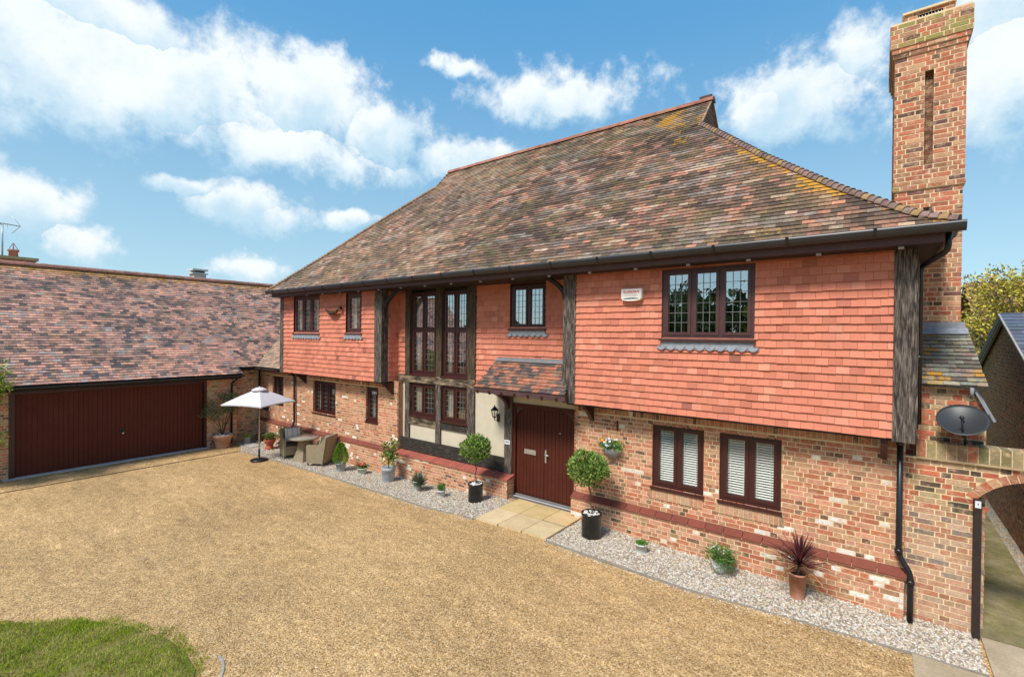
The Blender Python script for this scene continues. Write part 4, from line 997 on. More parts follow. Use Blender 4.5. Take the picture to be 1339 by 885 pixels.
for i, (z0, z1) in enumerate(((8.335, 8.41), (8.41, 8.485))):
    e = 0.022 * (i + 1); stack(mb, CX0 - e, CX1 + e, CY0 - e, CY1 + e, z0, z1, 'chim')
e = 0.066; stack(mb, CX0 - e, CX1 + e, CY0 - e, CY1 + e, 8.485, 8.86, 'cap')
mb.box(CX0 - 0.06, CX1 + 0.06, CY0 - 0.06, CY1 + 0.06, 8.86, 8.885, (0.3, 0.27, 0.2), 1)
mb.box(CX0 + 0.38, CX0 + 0.49, CY0 + 0.012, CY0 + 0.03, 5.78, 5.86, (0.02, 0.015, 0.01))
ch = mb.build('chimney', BR, house)
mb = MB(); bx0, bx1, by0, by1 = 0.26, 0.86, 10.25, 11.4
bricks(mb, (bx0, by0, 8.885), (1, 0, 0), (0, -1, 0), bx1 - bx0, 0.2, 'chim', [(0.16, 0.47, 0.03, 0.15)]); bricks(mb, (bx0, by1, 8.885), (0, -1, 0), (-1, 0, 0), by1 - by0, 0.2, 'chim'); bricks(mb, (bx1, by0, 8.885), (0, 1, 0), (1, 0, 0), by1 - by0, 0.2, 'chim')
mb.box(bx0 - 0.03, bx1 + 0.03, by0 - 0.04, by1, 9.085, 9.115, (0.25, 0.23, 0.15), 1); mb.box(bx0 + 0.1, bx1 - 0.08, by0 + 0.1, by0 + 0.12, 8.885, 9.085, (0.01, 0.01, 0.01), 0)
pt = mb.build('chimney_pot', BR, ch)
mb = MB()
for i in range(8): mb.tube([(bx0 + 0.18 + i * 0.039, by0 + 0.015, 8.91), (bx0 + 0.18 + i * 0.039, by0 + 0.015, 9.04)], 0.006, 6)
mb.build('grille', m_alum, ch)
# chimney shoulder: low tiled roof over a wider brick base
mb = MB(); sy, sz = 8.82, 3.12; vv = V((0, CY0 - sy, 3.90 - sz)); L = vv.length
tiles(mb, (0.36, sy, sz), (1, 0, 0), vv, [(0, 0), (0.78, 0), (0.70, L), (0, L)], roof_col_shoulder, 0.105, 0.168, 0.02)
sh_ = mb.build('shoulder_roof', m_tile, house)
mb = MB(); mb.box(0.36, 1.03, CY0 - 0.03, CY0 + 0.01, 3.86, 4.02); mb.obox((0.36, CY0 - 0.02, 3.91), (0.70, 0, 0), (0, -0.16, -0.085), (0, -0.008, 0.014)); mb.build('lead_flashing', m_lead, sh_)
mb = MB()
def clp(u, v): return not (v > 2.76 + 0.30 and u > 0.70 + (0.30 - 0.0) * 0 + (3.36 - v) * 0.45)
bricks(mb, (0.30, 8.96, -0.31), (1, 0, 0), (0, -1, 0), 0.84, 3.40, 'arch', clip=lambda u, v: not (v > 3.06 and u > 0.72 + (3.40 - v) * 0.4))
mb.box(0.30, 1.0, 8.965, CY0, -0.3, 3.08, mi=1); mb.box(1.0, 1.137, 8.965, CY0, -0.3, 2.72, mi=1)
bricks(mb, (1.14, 8.96, -0.31), (0, 1, 0), (1, 0, 0), 1.2, 3.0, 'garage')
mb.build('chimney_base', BR, house)
mb = MB(); mb.bar((1.0, 8.93, 3.12), (1.16, 8.90, 2.76), 0.09, 0.02); mb.bar((1.02, 8.99, 3.10), (1.22, 8.99, 2.66), 0.10, 0.03); mb.build('lead_capping', m_lead, sh_)
pipe(house, [(0.98, 8.80, 3.10), (0.98, 8.86, 2.96)], 0.02, m_lead)

# ================================================================== GARAGE WING
gar = thing('garage_building', (-18.6, 4.0, -0.28), 'single-storey brick garage wing with a broad mottled pinkish clay tile roof', 'garage')
XG = -18.6
mb = MB(); z0, z1 = -0.31, 2.26
bricks(mb, (XG, -3.0, z0), (0, 1, 0), (1, 0, 0), 10.75, z1 - z0, 'garage', [(3.0 + 1.97, 3.0 + 6.76, 0, 2.12 + 0.31)])
reveal(mb, 0, 0, 0, 0, 0, 1)
mb.box(XG - 0.2, XG - 0.004, 6.78, 7.75, z0, z1, mi=1); mb.box(XG - 0.2, XG - 0.004, -3, 1.95, z0, z1, mi=1); mb.box(XG - 0.2, XG - 0.004, 1.95, 6.78, 2.12, z1, mi=1)
mb.box(-23.9, -23.7, -3, 14, z0, 2.5, mi=1); mb.box(-23.7, XG - 0.2, 7.74, 7.76, z0, 2.2, mi=1)
bricks(mb, (-18.85, 7.76, z0), (0, 1, 0), (1, 0, 0), 0.96, 2.8, 'garage', bands=[(2.56, 2.78)])
mb.box(-19.0, -18.855, 7.76, 8.72, z0, 2.5, mi=1)
mb.build('brick_wall', BR, gar)
gw = gwall(-18.85, -16.3, [(-17.92, -17.12, 1.14, 2.15)], gar, zt=2.42)
plinth(-18.85, -16.3, YW, 0.3, False, False, gar)
window(gar, -17.92, -17.12, 1.15, 2.15, YW + 0.055, 2, 2, 5, curtain=[(-17.85, -17.6)], border=0.06)
mb = MB(); mb.box(-18.8, -16.35, YW + 0.14, 10, 0, 0.02); mb.box(-18.8, -16.35, 9.98, 10, 0, 2.4); mb.box(-18.8, -16.35, YW + 0.14, 10, 2.4, 2.42); mb.box(-18.8, -18.78, YW + 0.14, 10, 0, 2.4); mb.box(-16.37, -16.35, YW + 0.14, 10, 0, 2.4); mb.build('room', m_room, gar)
# door
mb = MB(); n = 42; y0, y1 = 2.10, 6.66; L = (y1 - y0) / n; xd = XG - 0.06
for i in range(n):
    mb.box(xd - 0.03, xd, y0 + i * L + 0.007, y0 + (i + 1) * L - 0.007, -0.262, 1.98)
mb.box(xd - 0.04, xd - 0.012, y0, y1, -0.262, 1.98)
gd = mb.build('garage_door', m_gdoor, gar); gd['label'] = 'wide dark brown up-and-over door of vertical ribs'
mb = MB(); mb.box(XG - 0.1, XG + 0.02, 1.97, 2.09, -0.27, 2.12); mb.box(XG - 0.1, XG + 0.02, 6.67, 6.76, -0.27, 2.12); mb.box(XG - 0.1, XG + 0.018, 2.09, 6.67, 1.99, 2.12); mb.box(XG - 0.02, XG + 0.03, 1.9, 6.8, 2.122, 2.2); mb.build('door_frame', m_frame, gd)
mb = MB(); yh = 4.42; mb.box(xd, xd + 0.018, yh - 0.05, yh + 0.05, 0.60, 0.73); mb.tube([(xd + 0.01, yh, 0.69), (xd + 0.05, yh, 0.69), (xd + 0.05, yh, 0.60)], 0.012, 8); mb.build('handle', m_black, gd)
mb = MB(); mb.box(xd + 0.001, xd + 0.02, yh + 0.0, yh + 0.05, 0.565, 0.60); mb.build('lock', m_steel, gd)
# roof
GS = math.hypot(1, 1.08); gv = lambda X: (-18.15 - X) * GS
poly = [(-3.4, 0), (7.77, 0), (7.68, gv(-18.36)), (8.3, gv(-18.36)), (12.57, gv(-21.45)), (-3.4, gv(-21.45))]
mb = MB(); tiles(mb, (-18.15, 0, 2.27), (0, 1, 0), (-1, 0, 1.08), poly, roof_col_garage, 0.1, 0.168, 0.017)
LS = math.hypot(1, 0.78); lv = lambda y: (y - 8.3) * LS
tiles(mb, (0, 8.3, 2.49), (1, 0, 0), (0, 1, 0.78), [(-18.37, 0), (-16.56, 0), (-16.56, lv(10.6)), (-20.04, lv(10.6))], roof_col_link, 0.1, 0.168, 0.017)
zr = 2.27 + 1.08 * 3.3
mb.poly([(-21.45, -3.4, zr), (-21.45, 12.5, zr), (-24.7, 12.5, 2.3), (-24.7, -3.4, 2.3)], (0.15, 0.1, 0.08))
gr = mb.build('roof', m_tile, gar)
mb = MB(); y = -3.4
while y < 12.4: half_round(mb, (-21.45, y, zr - 0.05), (-21.45, y + 0.3, zr - 0.05 + U(-0.004, 0.004)), 0.12, jit((0.33, 0.16, 0.12), 0.15), taper=0.96); y += 0.304
mb.build('ridge_tiles', m_tile, gr)
gutter(gar, (-18.12, -3.4, 2.22), (-18.12, 7.80, 2.22), 0.058, V((1, 0, 0)), joints=1.9)
gutter(gar, (-18.37, 8.27, 2.44), (-16.57, 8.27, 2.44), 0.055, joints=1.1)
mb = MB(); mb.box(-18.24, -18.22, -3.4, 7.72, 2.10, 2.26); mb.box(-18.6, -18.24, -3.4, 7.72, 2.135, 2.15); mb.box(-18.46, -18.38, 7.68, 8.3, 2.36, 2.49); mb.box(-18.85, -18.3, 7.66, 8.33, 2.42, 2.44); mb.box(-18.38, -16.56, 8.32, 8.345, 2.36, 2.47); mb.box(-18.6, -16.56, 8.345, 8.72, 2.40, 2.415)
mb.box(-18.6, -18.16, 7.70, 7.74, 2.12, 2.28); mb.build('fascia', m_board, gar)
pipe(gar, [(-18.14, 7.58, 2.18), (-18.16, 7.58, 2.08), (-18.54, 7.55, 1.92), (-18.54, 7.55, -0.24)], 0.034, clips=(1.0,))
pipe(gar, [(-18.76, 8.62, 2.42), (-18.76, 8.62, -0.24)], 0.034, clips=(1.2,))
# ================================================================== GARDEN WALL WITH ARCH
gwl = thing('garden_wall', (1.0, 8.8, -0.15), 'brick garden wall with a segmental archway joined to the right end of the house', 'wall')
mb = MB(); AX, AZ, AR, ya = 1.65, 1.214, 0.75, 8.76; JL, JR = 1.02, 2.28; zt = 2.11
def keep(u, v):
    x, z = 0.30 + u, v - 0.31
    if JL < x < JR and z < AZ + 0.3: return False
    return not (math.hypot(x - AX, z - AZ) < AR + 0.115 and abs(math.atan2(z - AZ, AX - x) - math.pi / 2) < math.pi / 2 - math.acos((AX - JL) / AR) + 0.02 and z > AZ)
bricks(mb, (0.30, ya, -0.31), (1, 0, 0), (0, -1, 0), 4.9, zt + 0.31, 'arch', clip=keep)
th0 = math.acos((AX - JL) / AR); N_ = 16
arc = [(AX - AR * math.cos(th0 + (math.pi - 2 * th0) * i / N_), AZ + AR * math.sin(th0 + (math.pi - 2 * th0) * i / N_)) for i in range(N_ + 1)]
for yy, s in ((ya, 1), (ya + 0.23, -1)):
    def pl(q): mb.poly([(x, yy, z) for x, z in (q if s > 0 else q[::-1])], mi=1)
    pl([(0.30, -0.31), (JL, -0.31), (JL, arc[0][1]), (JL, zt), (0.30, zt)]); pl([(JR, -0.31), (5.2, -0.31), (5.2, zt), (JR, zt), (JR, arc[-1][1])])
    for (x0, z0), (x1, z1) in zip(arc, arc[1:]): pl([(x0, z0), (x1, z1), (x1, zt), (x0, zt)])
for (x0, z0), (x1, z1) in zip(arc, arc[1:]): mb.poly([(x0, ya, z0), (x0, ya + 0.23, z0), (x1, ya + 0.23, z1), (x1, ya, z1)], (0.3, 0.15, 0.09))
bricks(mb, (JL, ya, -0.31), (0, 1, 0), (1, 0, 0), 0.23, arc[0][1] + 0.31, 'arch'); bricks(mb, (JR, ya + 0.23, -0.31), (0, -1, 0), (-1, 0, 0), 0.23, arc[0][1] + 0.31, 'arch')
# voussoirs
nv = 17; f = brick_col('chim')
for i in range(nv):
    a0 = th0 + (math.pi - 2 * th0) * (i + 0.06) / nv; a1 = th0 + (math.pi - 2 * th0) * (i + 0.94) / nv
    q = [(AX - r * math.cos(a), AZ + r * math.sin(a)) for r, a in ((AR + 0.002, a0), (AR + 0.002, a1), (AR + 0.11, a1), (AR + 0.11, a0))]
    A = [(x, ya - 0.006, z) for x, z in q]; B = [(x, ya, z) for x, z in q]
    mb.mesh(A + B, [(0, 1, 2, 3), (0, 4, 5, 1), (1, 5, 6, 2), (2, 6, 7, 3), (3, 7, 4, 0)], f(V((x, 0, 1)), False))
gwb = mb.build('brick_wall', BR, gwl)
mb = MB(); x = 0.42
mb.box(0.42, 5.2, ya - 0.012, ya + 0.24, zt + 0.012, zt + 0.218, mi=1)
while x < 5.2:
    c = jit((0.42, 0.15, 0.08), 0.2) if R_() < 0.35 else jit((0.27, 0.20, 0.105), 0.25)
    if R_() < 0.25: c = jit((0.20, 0.17, 0.08), 0.2)
    mb.box(x + 0.005, x + 0.098, ya - 0.02, ya + 0.25, zt + 0.016, zt + 0.222 + U(-0.004, 0.004), c); x += 0.104
mb.build('coping', BR, gwl)
mb = MB(); mb.box(0.42, 5.2, ya - 0.045, ya + 0.02, zt - 0.012, zt + 0.013, (0.42, 0.31, 0.18)); mb.build('drip_course', m_stone, gwl)
mb = MB(); mb.box(1.0, 1.075, ya - 0.11, ya - 0.012, -0.16, 1.66); gp = mb.build('gate_post', mat('dark_gate_timber', (0.035, 0.022, 0.018), 0.7, mott=0.3, mscale=8), gwl)
mb = MB(); mb.box(1.008, 1.066, ya - 0.116, ya - 0.111, 1.56, 1.65, (0.7, 0.72, 0.75)); mb.box(1.032, 1.042, ya - 0.119, ya - 0.116, 1.60, 1.62, (0.05, 0.05, 0.05)); mb.build('latch_plate', mat('plate', attr=True, rough=0.4), gp)

# ================================================================== NEIGHBOURING OUTBUILDING
nb = thing('outbuilding', (4.5, 14.3, -0.16), 'dark brick outbuilding with a grey slate roof, beyond the garden archway', 'outbuilding')
XN, NY0, NYR, NY1, NZR, NZE = 2.12, 10.6, 14.5, 18.4, 4.25, 2.78
mb = MB(); kk = (NZR - NZE) / (NYR - NY0)
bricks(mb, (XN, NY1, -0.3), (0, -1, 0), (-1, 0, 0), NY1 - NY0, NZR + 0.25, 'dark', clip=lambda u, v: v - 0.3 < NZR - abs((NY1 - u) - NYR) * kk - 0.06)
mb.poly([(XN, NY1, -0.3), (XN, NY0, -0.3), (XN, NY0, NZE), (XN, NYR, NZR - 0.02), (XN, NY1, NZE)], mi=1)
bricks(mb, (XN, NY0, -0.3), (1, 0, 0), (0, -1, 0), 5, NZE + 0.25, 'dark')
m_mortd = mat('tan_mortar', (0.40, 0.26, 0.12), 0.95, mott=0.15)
mb.build('brick_wall', [m_brick, m_mortd], nb)
slc = lambda P: jit((0.115, 0.13, 0.165), 0.22)
mb = MB(); vv = V((0, NYR - NY0, NZR - NZE)); tiles(mb, (XN - 0.10, NY0 - 0.1, NZE + 0.03), (1, 0, 0), vv, [(0, 0), (5.2, 0), (5.2, vv.length + 0.12), (0, vv.length + 0.12)], slc, 0.2, 0.3, 0.012)
mb.poly([(XN - 0.1, NYR, NZR + 0.07), (XN + 5.1, NYR, NZR + 0.07), (XN + 5.1, NY1 + 0.1, NZE), (XN - 0.1, NY1 + 0.1, NZE)], (0.1, 0.11, 0.14))
nr = mb.build('roof', m_slate, nb)
mb = MB(); mb.bar((XN - 0.055, NY1 + 0.1, NZE - 0.05), (XN - 0.055, NYR, NZR + 0.0), 0.10, 0.17, up=V((0, 0, 1))); mb.bar((XN - 0.055, NYR, NZR + 0.0), (XN - 0.055, NY0 - 0.1, NZE - 0.03), 0.10, 0.10); mb.build('barge_board', m_board, nr)
mb = MB(); mb.bar((XN - 0.07, NY1 + 0.05, NZE - 0.16), (XN - 0.07, NYR, NZR - 0.11), 0.05, 0.03); mb.bar((XN - 0.115, NYR, NZR + 0.05), (XN - 0.115, NY0 - 0.1, NZE + 0.02), 0.03, 0.035); mb.build('verge_trim', mat('trim', (0.35, 0.32, 0.28), 0.7), nr)

# ================================================================== FAR HOUSES
fh = thing('distant_house', (9, 31, -0.16), 'far brick house with a brown tiled roof, behind the yellow-leaved tree', 'house')
mb = MB(); mb.box(3.6, 15, 29, 35, -0.2, 4.7); mb.poly([(3.6, 29, 4.7), (3.6, 32, 6.4), (3.6, 35, 4.7)]); fw = mb.build('wall', m_orange, fh)
mb = MB(); tiles(mb, (3.2, 28.7, 4.6), (1, 0, 0), (0, 3.3, 1.9), [(0, 0), (12.2, 0), (12.2, 3.8), (0, 3.8)], lambda P: jit((0.25, 0.12, 0.08), 0.25), 0.2, 0.3, 0.02); mb.poly([(3.2, 32, 6.5), (15.4, 32, 6.5), (15.4, 35.4, 4.6), (3.2, 35.4, 4.6)], (0.2, 0.1, 0.07)); fr = mb.build('roof', m_tile, fh)
mb = MB(); mb.box(9.3, 9.9, 31.2, 31.8, 5.2, 7.0); mb.build('chimney', m_orange, fr)
fh2 = thing('distant_cottage', (-33, 4, -0.28), 'far house showing only chimney tops above the garage ridge', 'house')
mb = MB(); mb.box(-36, -30.5, -8, 13, -0.3, 4.2); mb.build('wall', m_orange, fh2)
mb = MB(); mb.poly([(-30.2, -8, 4.1), (-30.2, 13, 4.1), (-33.2, 13, 6.2), (-33.2, -8, 6.2)], (0.2, 0.1, 0.08)); mb.poly([(-33.2, -8, 6.2), (-33.2, 13, 6.2), (-36.3, 13, 4.1), (-36.3, -8, 4.1)], (0.2, 0.1, 0.08)); rf2 = mb.build('roof', m_tile, fh2)
mb = MB(); mb.box(-31.3, -30.4, 1.7, 3.9, 4.2, 6.88, (0.42, 0.2, 0.12)); mb.box(-31.4, -30.3, 1.6, 4.15, 6.88, 7.0, (0.45, 0.36, 0.2)); cs = mb.build('chimney', m_brick, rf2)
for y, h in ((2.72, 0.28), (3.40, 0.34)):
    mb = MB(); mb.lathe([(0.001, 0), (0.16, 0), (0.15, h * 0.7), (0.19, h * 0.75), (0.19, h), (0.12, h), (0.12, h - 0.05), (0.001, h - 0.05)], -30.8, y, 7.0, 14)
    for k in range(4): q = k * 1.57; mb.tube([(-30.8 + 0.15 * math.cos(q), y + 0.15 * math.sin(q), 7 + h), (-30.8, y, 7 + h + 0.3)], 0.012, 5)
    mb.build('chimney_pot', m_terra, fh2)
mb = MB(); mb.tube([(-30.8, 3.06, 6.9), (-30.8, 3.06, 8.45)], 0.03, 8); mb.tube([(-30.8, 1.2, 8.55), (-30.8, 3.6, 8.42)], 0.022, 6)
for k in range(13): y = 1.3 + k * 0.16; mb.tube([(-30.8, y, 8.53 - (y - 1.2) * 0.05 - 0.14), (-30.8, y, 8.53 - (y - 1.2) * 0.05 + 0.14)], 0.007, 4)
mb.tube([(-30.8, 3.35, 8.85), (-30.8, 3.62, 8.42), (-30.8, 3.35, 8.05)], 0.012, 5); mb.tube([(-30.8, 3.06, 8.4), (-30.8, 2.6, 8.5)], 0.02, 5)
mb.build('television_aerial', m_alum, base=(-30.8, 3.06, 6.9)); tag(bpy.data.objects['television_aerial'], 'thin television aerial on a mast between two chimney pots, far left', 'aerial')
mb = MB(); mb.box(-28.4, -27.8, 9.5, 10.05, 4.5, 6.72, (0.5, 0.46, 0.42)); mb.box(-28.45, -27.75, 9.42, 10.13, 6.72, 6.78, (0.6, 0.58, 0.55)); mb.box(-28.35, -27.85, 9.55, 10.0, 6.78, 6.9, (0.12, 0.1, 0.09)); mb.box(-28.45, -27.75, 9.42, 10.13, 6.9, 6.98, (0.68, 0.66, 0.63))
tag(mb.build('chimney_cowl', m_slate, base=(-28.1, 9.75, 4.5)), 'pale square chimney cowl poking above the garage ridge', 'chimney cowl')

# ================================================================== PLANTS
def leaves(mb, c, rad, n, L, W, cols, shell=0.55, keepf=None, up=0.2, wob=0.45):
    k = 0; cx, cy, cz = c
    while k < n:
        d = V((random.gauss(0, 1), random.gauss(0, 1), random.gauss(0, 1))).normalized(); r = 1 - (R_() ** (1 / max(0.05, 1 - shell))) * 0.75 if shell < 1 else 1
        nn = fb(d.x * 1.7 + cx * 3, d.y * 1.7 + cy * 3, d.z * 1.7 + 5)
        r *= 1 + nn * wob
        p = V((cx + d.x * rad[0] * r, cy + d.y * rad[1] * r, cz + d.z * rad[2] * r))
        if keepf and not keepf(p, d): k += 0.02; continue
        k += 1
        t = (d * 0.7 + V((U(-1, 1), U(-1, 1), U(-0.6, 1) + up))).normalized(); s = t.cross(V((U(-1, 1), U(-1, 1), U(-1, 1))))
        if s.length < 1e-3: continue
        s.normalize(); l = L * U(0.7, 1.25); w = W * U(0.75, 1.2)
        nrm = t.cross(s) * (l * 0.12)
        c_ = jit(random.choice(cols), 0.22)
        mb.mesh([p, p + t * l * 0.5 + s * w * 0.5 + nrm, p + t * l, p + t * l * 0.5 - s * w * 0.5 + nrm], [(0, 1, 2), (0, 2, 3)], c_)
def pot(parent, x, y, z, r, h, m, taper=0.8, rim=0.02, name='pot', rimh=0.03, wall=0.012):
    mb = MB(); mb.lathe([(0.001, 0), (r * taper, 0), (r * taper, 0.004), (r, h - rimh), (r + rim, h - rimh), (r + rim, h), (r + rim - wall, h), (r - wall, h - rimh * 1.5), (0.001, h - rimh * 1.5)], x, y, z, 28)
    return mb.build(name, m, parent)
def topping(parent, x, y, z, r, name='soil', stones=None):
    mb = MB(); vs = [(x, y, z + 0.01)] + [(x + r * math.cos(k * 0.3927), y + r * math.sin(k * 0.3927), z) for k in range(16)]
    mb.mesh(vs, [(0, 1 + k, 1 + (k + 1) % 16) for k in range(16)]); mb.build(name, m_soil, parent)
    if stones:
        global stone_target
        mb2 = MB()
        for k in range(stones):
            q, rr = U(0, 6.28), r * math.sqrt(R_()) * 0.95; s = U(0.014, 0.024)
            mb2.ball((x + rr * math.cos(q), y + rr * math.sin(q), z + 0.012), s * 1.2, s, s * 0.7, 6, 4, jit((0.68, 0.66, 0.62), 0.15))
        tag(mb2.build('stone_topping', m_peb, parent), kind='stuff')
def plant(name, x, y, label, group='potted plants along the house wall'):
    return thing(name, (x, y, gz(x)), label, 'potted plant', group)
Z = gz
GR1 = [(0.085, 0.16, 0.022), (0.14, 0.24, 0.035), (0.20, 0.31, 0.06), (0.045, 0.09, 0.016)]
# bay trees
for (x, y, cz, lab, rp, hp, rb, lean) in ((-7.24, 8.12, 1.17, 'lollipop bay tree in a black glazed pot, left of the front door', 0.165, 0.42, 0.30, 0.0), (-4.27, 8.07, 1.23, 'lollipop bay tree in a black glazed pot, right of the front door', 0.185, 0.46, 0.335, -0.06)):
    t = plant('bay_tree', x, y, lab); z = Z(x)
    mb = MB(); mb.lathe([(0.001, 0), (rp * 0.97, 0), (rp * 1.02, 0.03), (rp * 1.0, 0.06), (rp * 1.0, hp - 0.05), (rp * 1.04, hp - 0.04), (rp * 1.04, hp), (rp * 0.93, hp), (rp * 0.93, hp - 0.04), (0.001, hp - 0.04)], x, y, z, 32)
    a = math.atan2(-y, -x)
    for s in (-1, 1): mb.tube([(x + rp * 1.02 * math.cos(a + s * 0.28 * k / 5), y + rp * 1.02 * math.sin(a + s * 0.28 * k / 5), z + hp * (0.78 - 0.05 * k * k / 5)) for k in range(6)], 0.008, 6)
    mb.build('pot', m_potb, t); topping(t, x, y, z + hp - 0.035, rp * 0.93, stones=55)
    mb = MB(); pts = [V((x, y, z + hp - 0.06))]
    for k in range(1, 9): q = k / 8; pts.append(V((x + lean * q + 0.028 * math.sin(k * 1.7), y + 0.022 * math.cos(k * 1.9), z + hp + (cz - rb * 0.6 - z - hp) * q)))
    mb.tube(pts, [0.014] * 9, 8)
    for k in range(7): d = V((U(-1, 1), U(-1, 1), U(0.2, 1))).normalized(); mb.tube([pts[-1], pts[-1] + d * rb * 0.7], [0.008, 0.003], 5)
    mb.build('trunk', m_bark, t)
    mb = MB(); leaves(mb, (x + lean, y, cz), (rb, rb, rb * 0.88), 2300, 0.074, 0.033, GR1 + [(0.30, 0.42, 0.10), (0.26, 0.38, 0.08), (0.19, 0.30, 0.05)], 0.68, up=0.6, wob=0.32); mb.build('crown', m_leaf, t)
# conifer
x, y = -12.42, 8.03; t = plant('conifer', x, y, 'bright green teardrop conifer in a small grey pot, right of the wicker chair'); z = Z(x)
pot(t, x, y, z, 0.14, 0.25, m_zinc, 0.85, 0.006); mb = MB()
for k in range(2600):
    h = R_() ** 0.8; r = 0.215 * math.sin(min(1, (h + 0.12) / 0.45) * math.pi / 2) * (1 - h) ** 0.55 * 1.15 * U(0.72, 1.06); q = U(0, 6.28); p = V((x + r * math.cos(q), y + r * math.sin(q), z + 0.2 + 0.62 * h))
    tt = (V((math.cos(q), math.sin(q), 1.2)) + V((U(-.4, .4), U(-.4, .4), U(-.3, .3)))).normalized(); s = tt.cross(V((U(-1, 1), U(-1, 1), U(-1, 1)))).normalized()
    mb.mesh([p, p + tt * 0.02 + s * 0.009, p + tt * 0.045, p + tt * 0.02 - s * 0.009], [(0, 1, 2), (0, 2, 3)], jit(random.choice([(0.16, 0.32, 0.02), (0.25, 0.42, 0.035), (0.09, 0.2, 0.015)]), 0.2))
mb.build('foliage', m_leaf, t)
def flowers(mb, c, rad, n, s, cols):
    for k in range(n):
        q = U(0, 6.28); rr = math.sqrt(R_()); p = V((c[0] + rad[0] * rr * math.cos(q), c[1] + rad[1] * rr * math.sin(q), c[2] + U(-1, 1) * rad[2]))
        col = jit(random.choice(cols), 0.12); nrm = V((U(-.6, .6), U(-1, .3), U(0.2, 1))).normalized(); a = nrm.cross(V((0.3, 0.2, 1))).normalized(); b = nrm.cross(a)
        for m in range(5):
            w0 = m * 1.2566; e1 = a * math.cos(w0 - 0.55) + b * math.sin(w0 - 0.55); e2 = a * math.cos(w0 + 0.55) + b * math.sin(w0 + 0.55)
            mb.mesh([p, p + e1 * s * 0.75, p + (e1 + e2) * s * 0.62 + nrm * s * 0.1, p + e2 * s * 0.75], [(0, 1, 2, 3)], col)
x, y = -11.65, 8.22; t = plant('red_flower_bowl', x, y, 'shallow pale green pot of red flowers, between conifer and lemon tree'); z = Z(x)
pot(t, x, y, z, 0.14, 0.19, m_potg, 0.72, 0.008); topping(t, x, y, z + 0.15, 0.13)
mb = MB(); leaves(mb, (x - 0.02, y, z + 0.2), (0.13, 0.13, 0.07), 260, 0.06, 0.03, GR1, 0.4); mb.build('foliage', m_leaf, t)
mb = MB(); flowers(mb, (x + 0.02, y, z + 0.28), (0.11, 0.1, 0.06), 26, 0.028, [(0.60, 0.035, 0.015), (0.66, 0.09, 0.03), (0.55, 0.14, 0.08)]); mb.build('flowers', m_leaf, t)
# lemon tree
x, y = -10.45, 8.2; t = plant('lemon_tree', x, y, 'small lemon tree with yellow fruit in a tall grey zinc pot'); z = Z(x)
mb = MB(); h = 0.40; mb.lathe([(0.001, 0), (0.15, 0), (0.155, 0.02), (0.178, h * 0.8), (0.188, h * 0.82), (0.18, h * 0.86), (0.19, h), (0.175, h), (0.165, h - 0.07), (0.001, h - 0.07)], x, y, z, 28); mb.build('pot', m_zinc, t); topping(t, x, y, z + h - 0.065, 0.165)
mb = MB(); top = V((x + 0.02, y, z + 0.66)); mb.tube([(x, y, z + 0.3), top], [0.013, 0.010], 6)
br = []
for dx, dy, dz in ((-0.16, 0, 0.28), (0.1, 0.08, 0.2), (0.24, -0.02, 0.36), (0.02, -0.12, 0.1), (-0.08, 0.1, 0.02), (0.18, 0.0, -0.06)): e = top + V((dx, dy, dz)); br.append(e); mb.tube([top - V((0, 0, 0.1)), (top + e) / 2 + V((0, 0, 0.03)), e], [0.008, 0.006, 0.004], 5)
mb.build('trunk', m_bark, t); mb = MB()
for e in br: leaves(mb, tuple(e), (0.12, 0.12, 0.12), 75, 0.075, 0.036, [(0.09, 0.17, 0.02), (0.2, 0.28, 0.05), (0.05, 0.1, 0.015), (0.28, 0.34, 0.08)], 0.2)
leaves(mb, (x + 0.03, y, z + 0.68), (0.2, 0.18, 0.2), 150, 0.075, 0.036, GR1, 0.3); mb.build('foliage', m_leaf, t); mb = MB()
for dx, dy, dz in ((0.05, -0.12, 0.53), (0.17, -0.06, 0.48), (-0.1, -0.13, 0.62), (0.22, -0.08, 0.56), (0.1, -0.15, 0.66), (0.0, -0.16, 0.58)): mb.ball((x + dx, y + dy, z + dz), 0.026, 0.026, 0.032, 8, 6, (0.66, 0.52, 0.08))
mb.build('fruit', m_leaf, t)
# lavender
x, y = -9.13, 8.05; t = plant('lavender', x, y, 'bushy grey-green lavender spilling over a white pot'); z = Z(x)
pot(t, x, y, z, 0.10, 0.24, m_potw, 0.8, 0.006); mb = MB()
for k in range(420):
    q = U(0, 6.28); l = U(0.14, 0.34); rr = U(0.02, 0.2); b0 = V((x + 0.06 + 0.06 * math.cos(q), y + 0.04 * math.sin(q), z + U(0.1, 0.24))); tip = b0 + V((rr * math.cos(q), rr * math.sin(q), l - rr * 0.8)); s = V((-math.sin(q), math.cos(q), 0)) * 0.006
    mb.mesh([b0 - s, b0 + s, tip + s, tip - s], [(0, 1, 2, 3)], jit(random.choice([(0.10, 0.15, 0.09), (0.16, 0.21, 0.13), (0.07, 0.11, 0.04), (0.18, 0.19, 0.16)]), 0.2))
leaves(mb, (x + 0.12, y, z + 0.2), (0.16, 0.13, 0.2), 260, 0.05, 0.012, [(0.10, 0.15, 0.09), (0.17, 0.22, 0.14)], 0.3); mb.build('foliage', m_leaf, t)
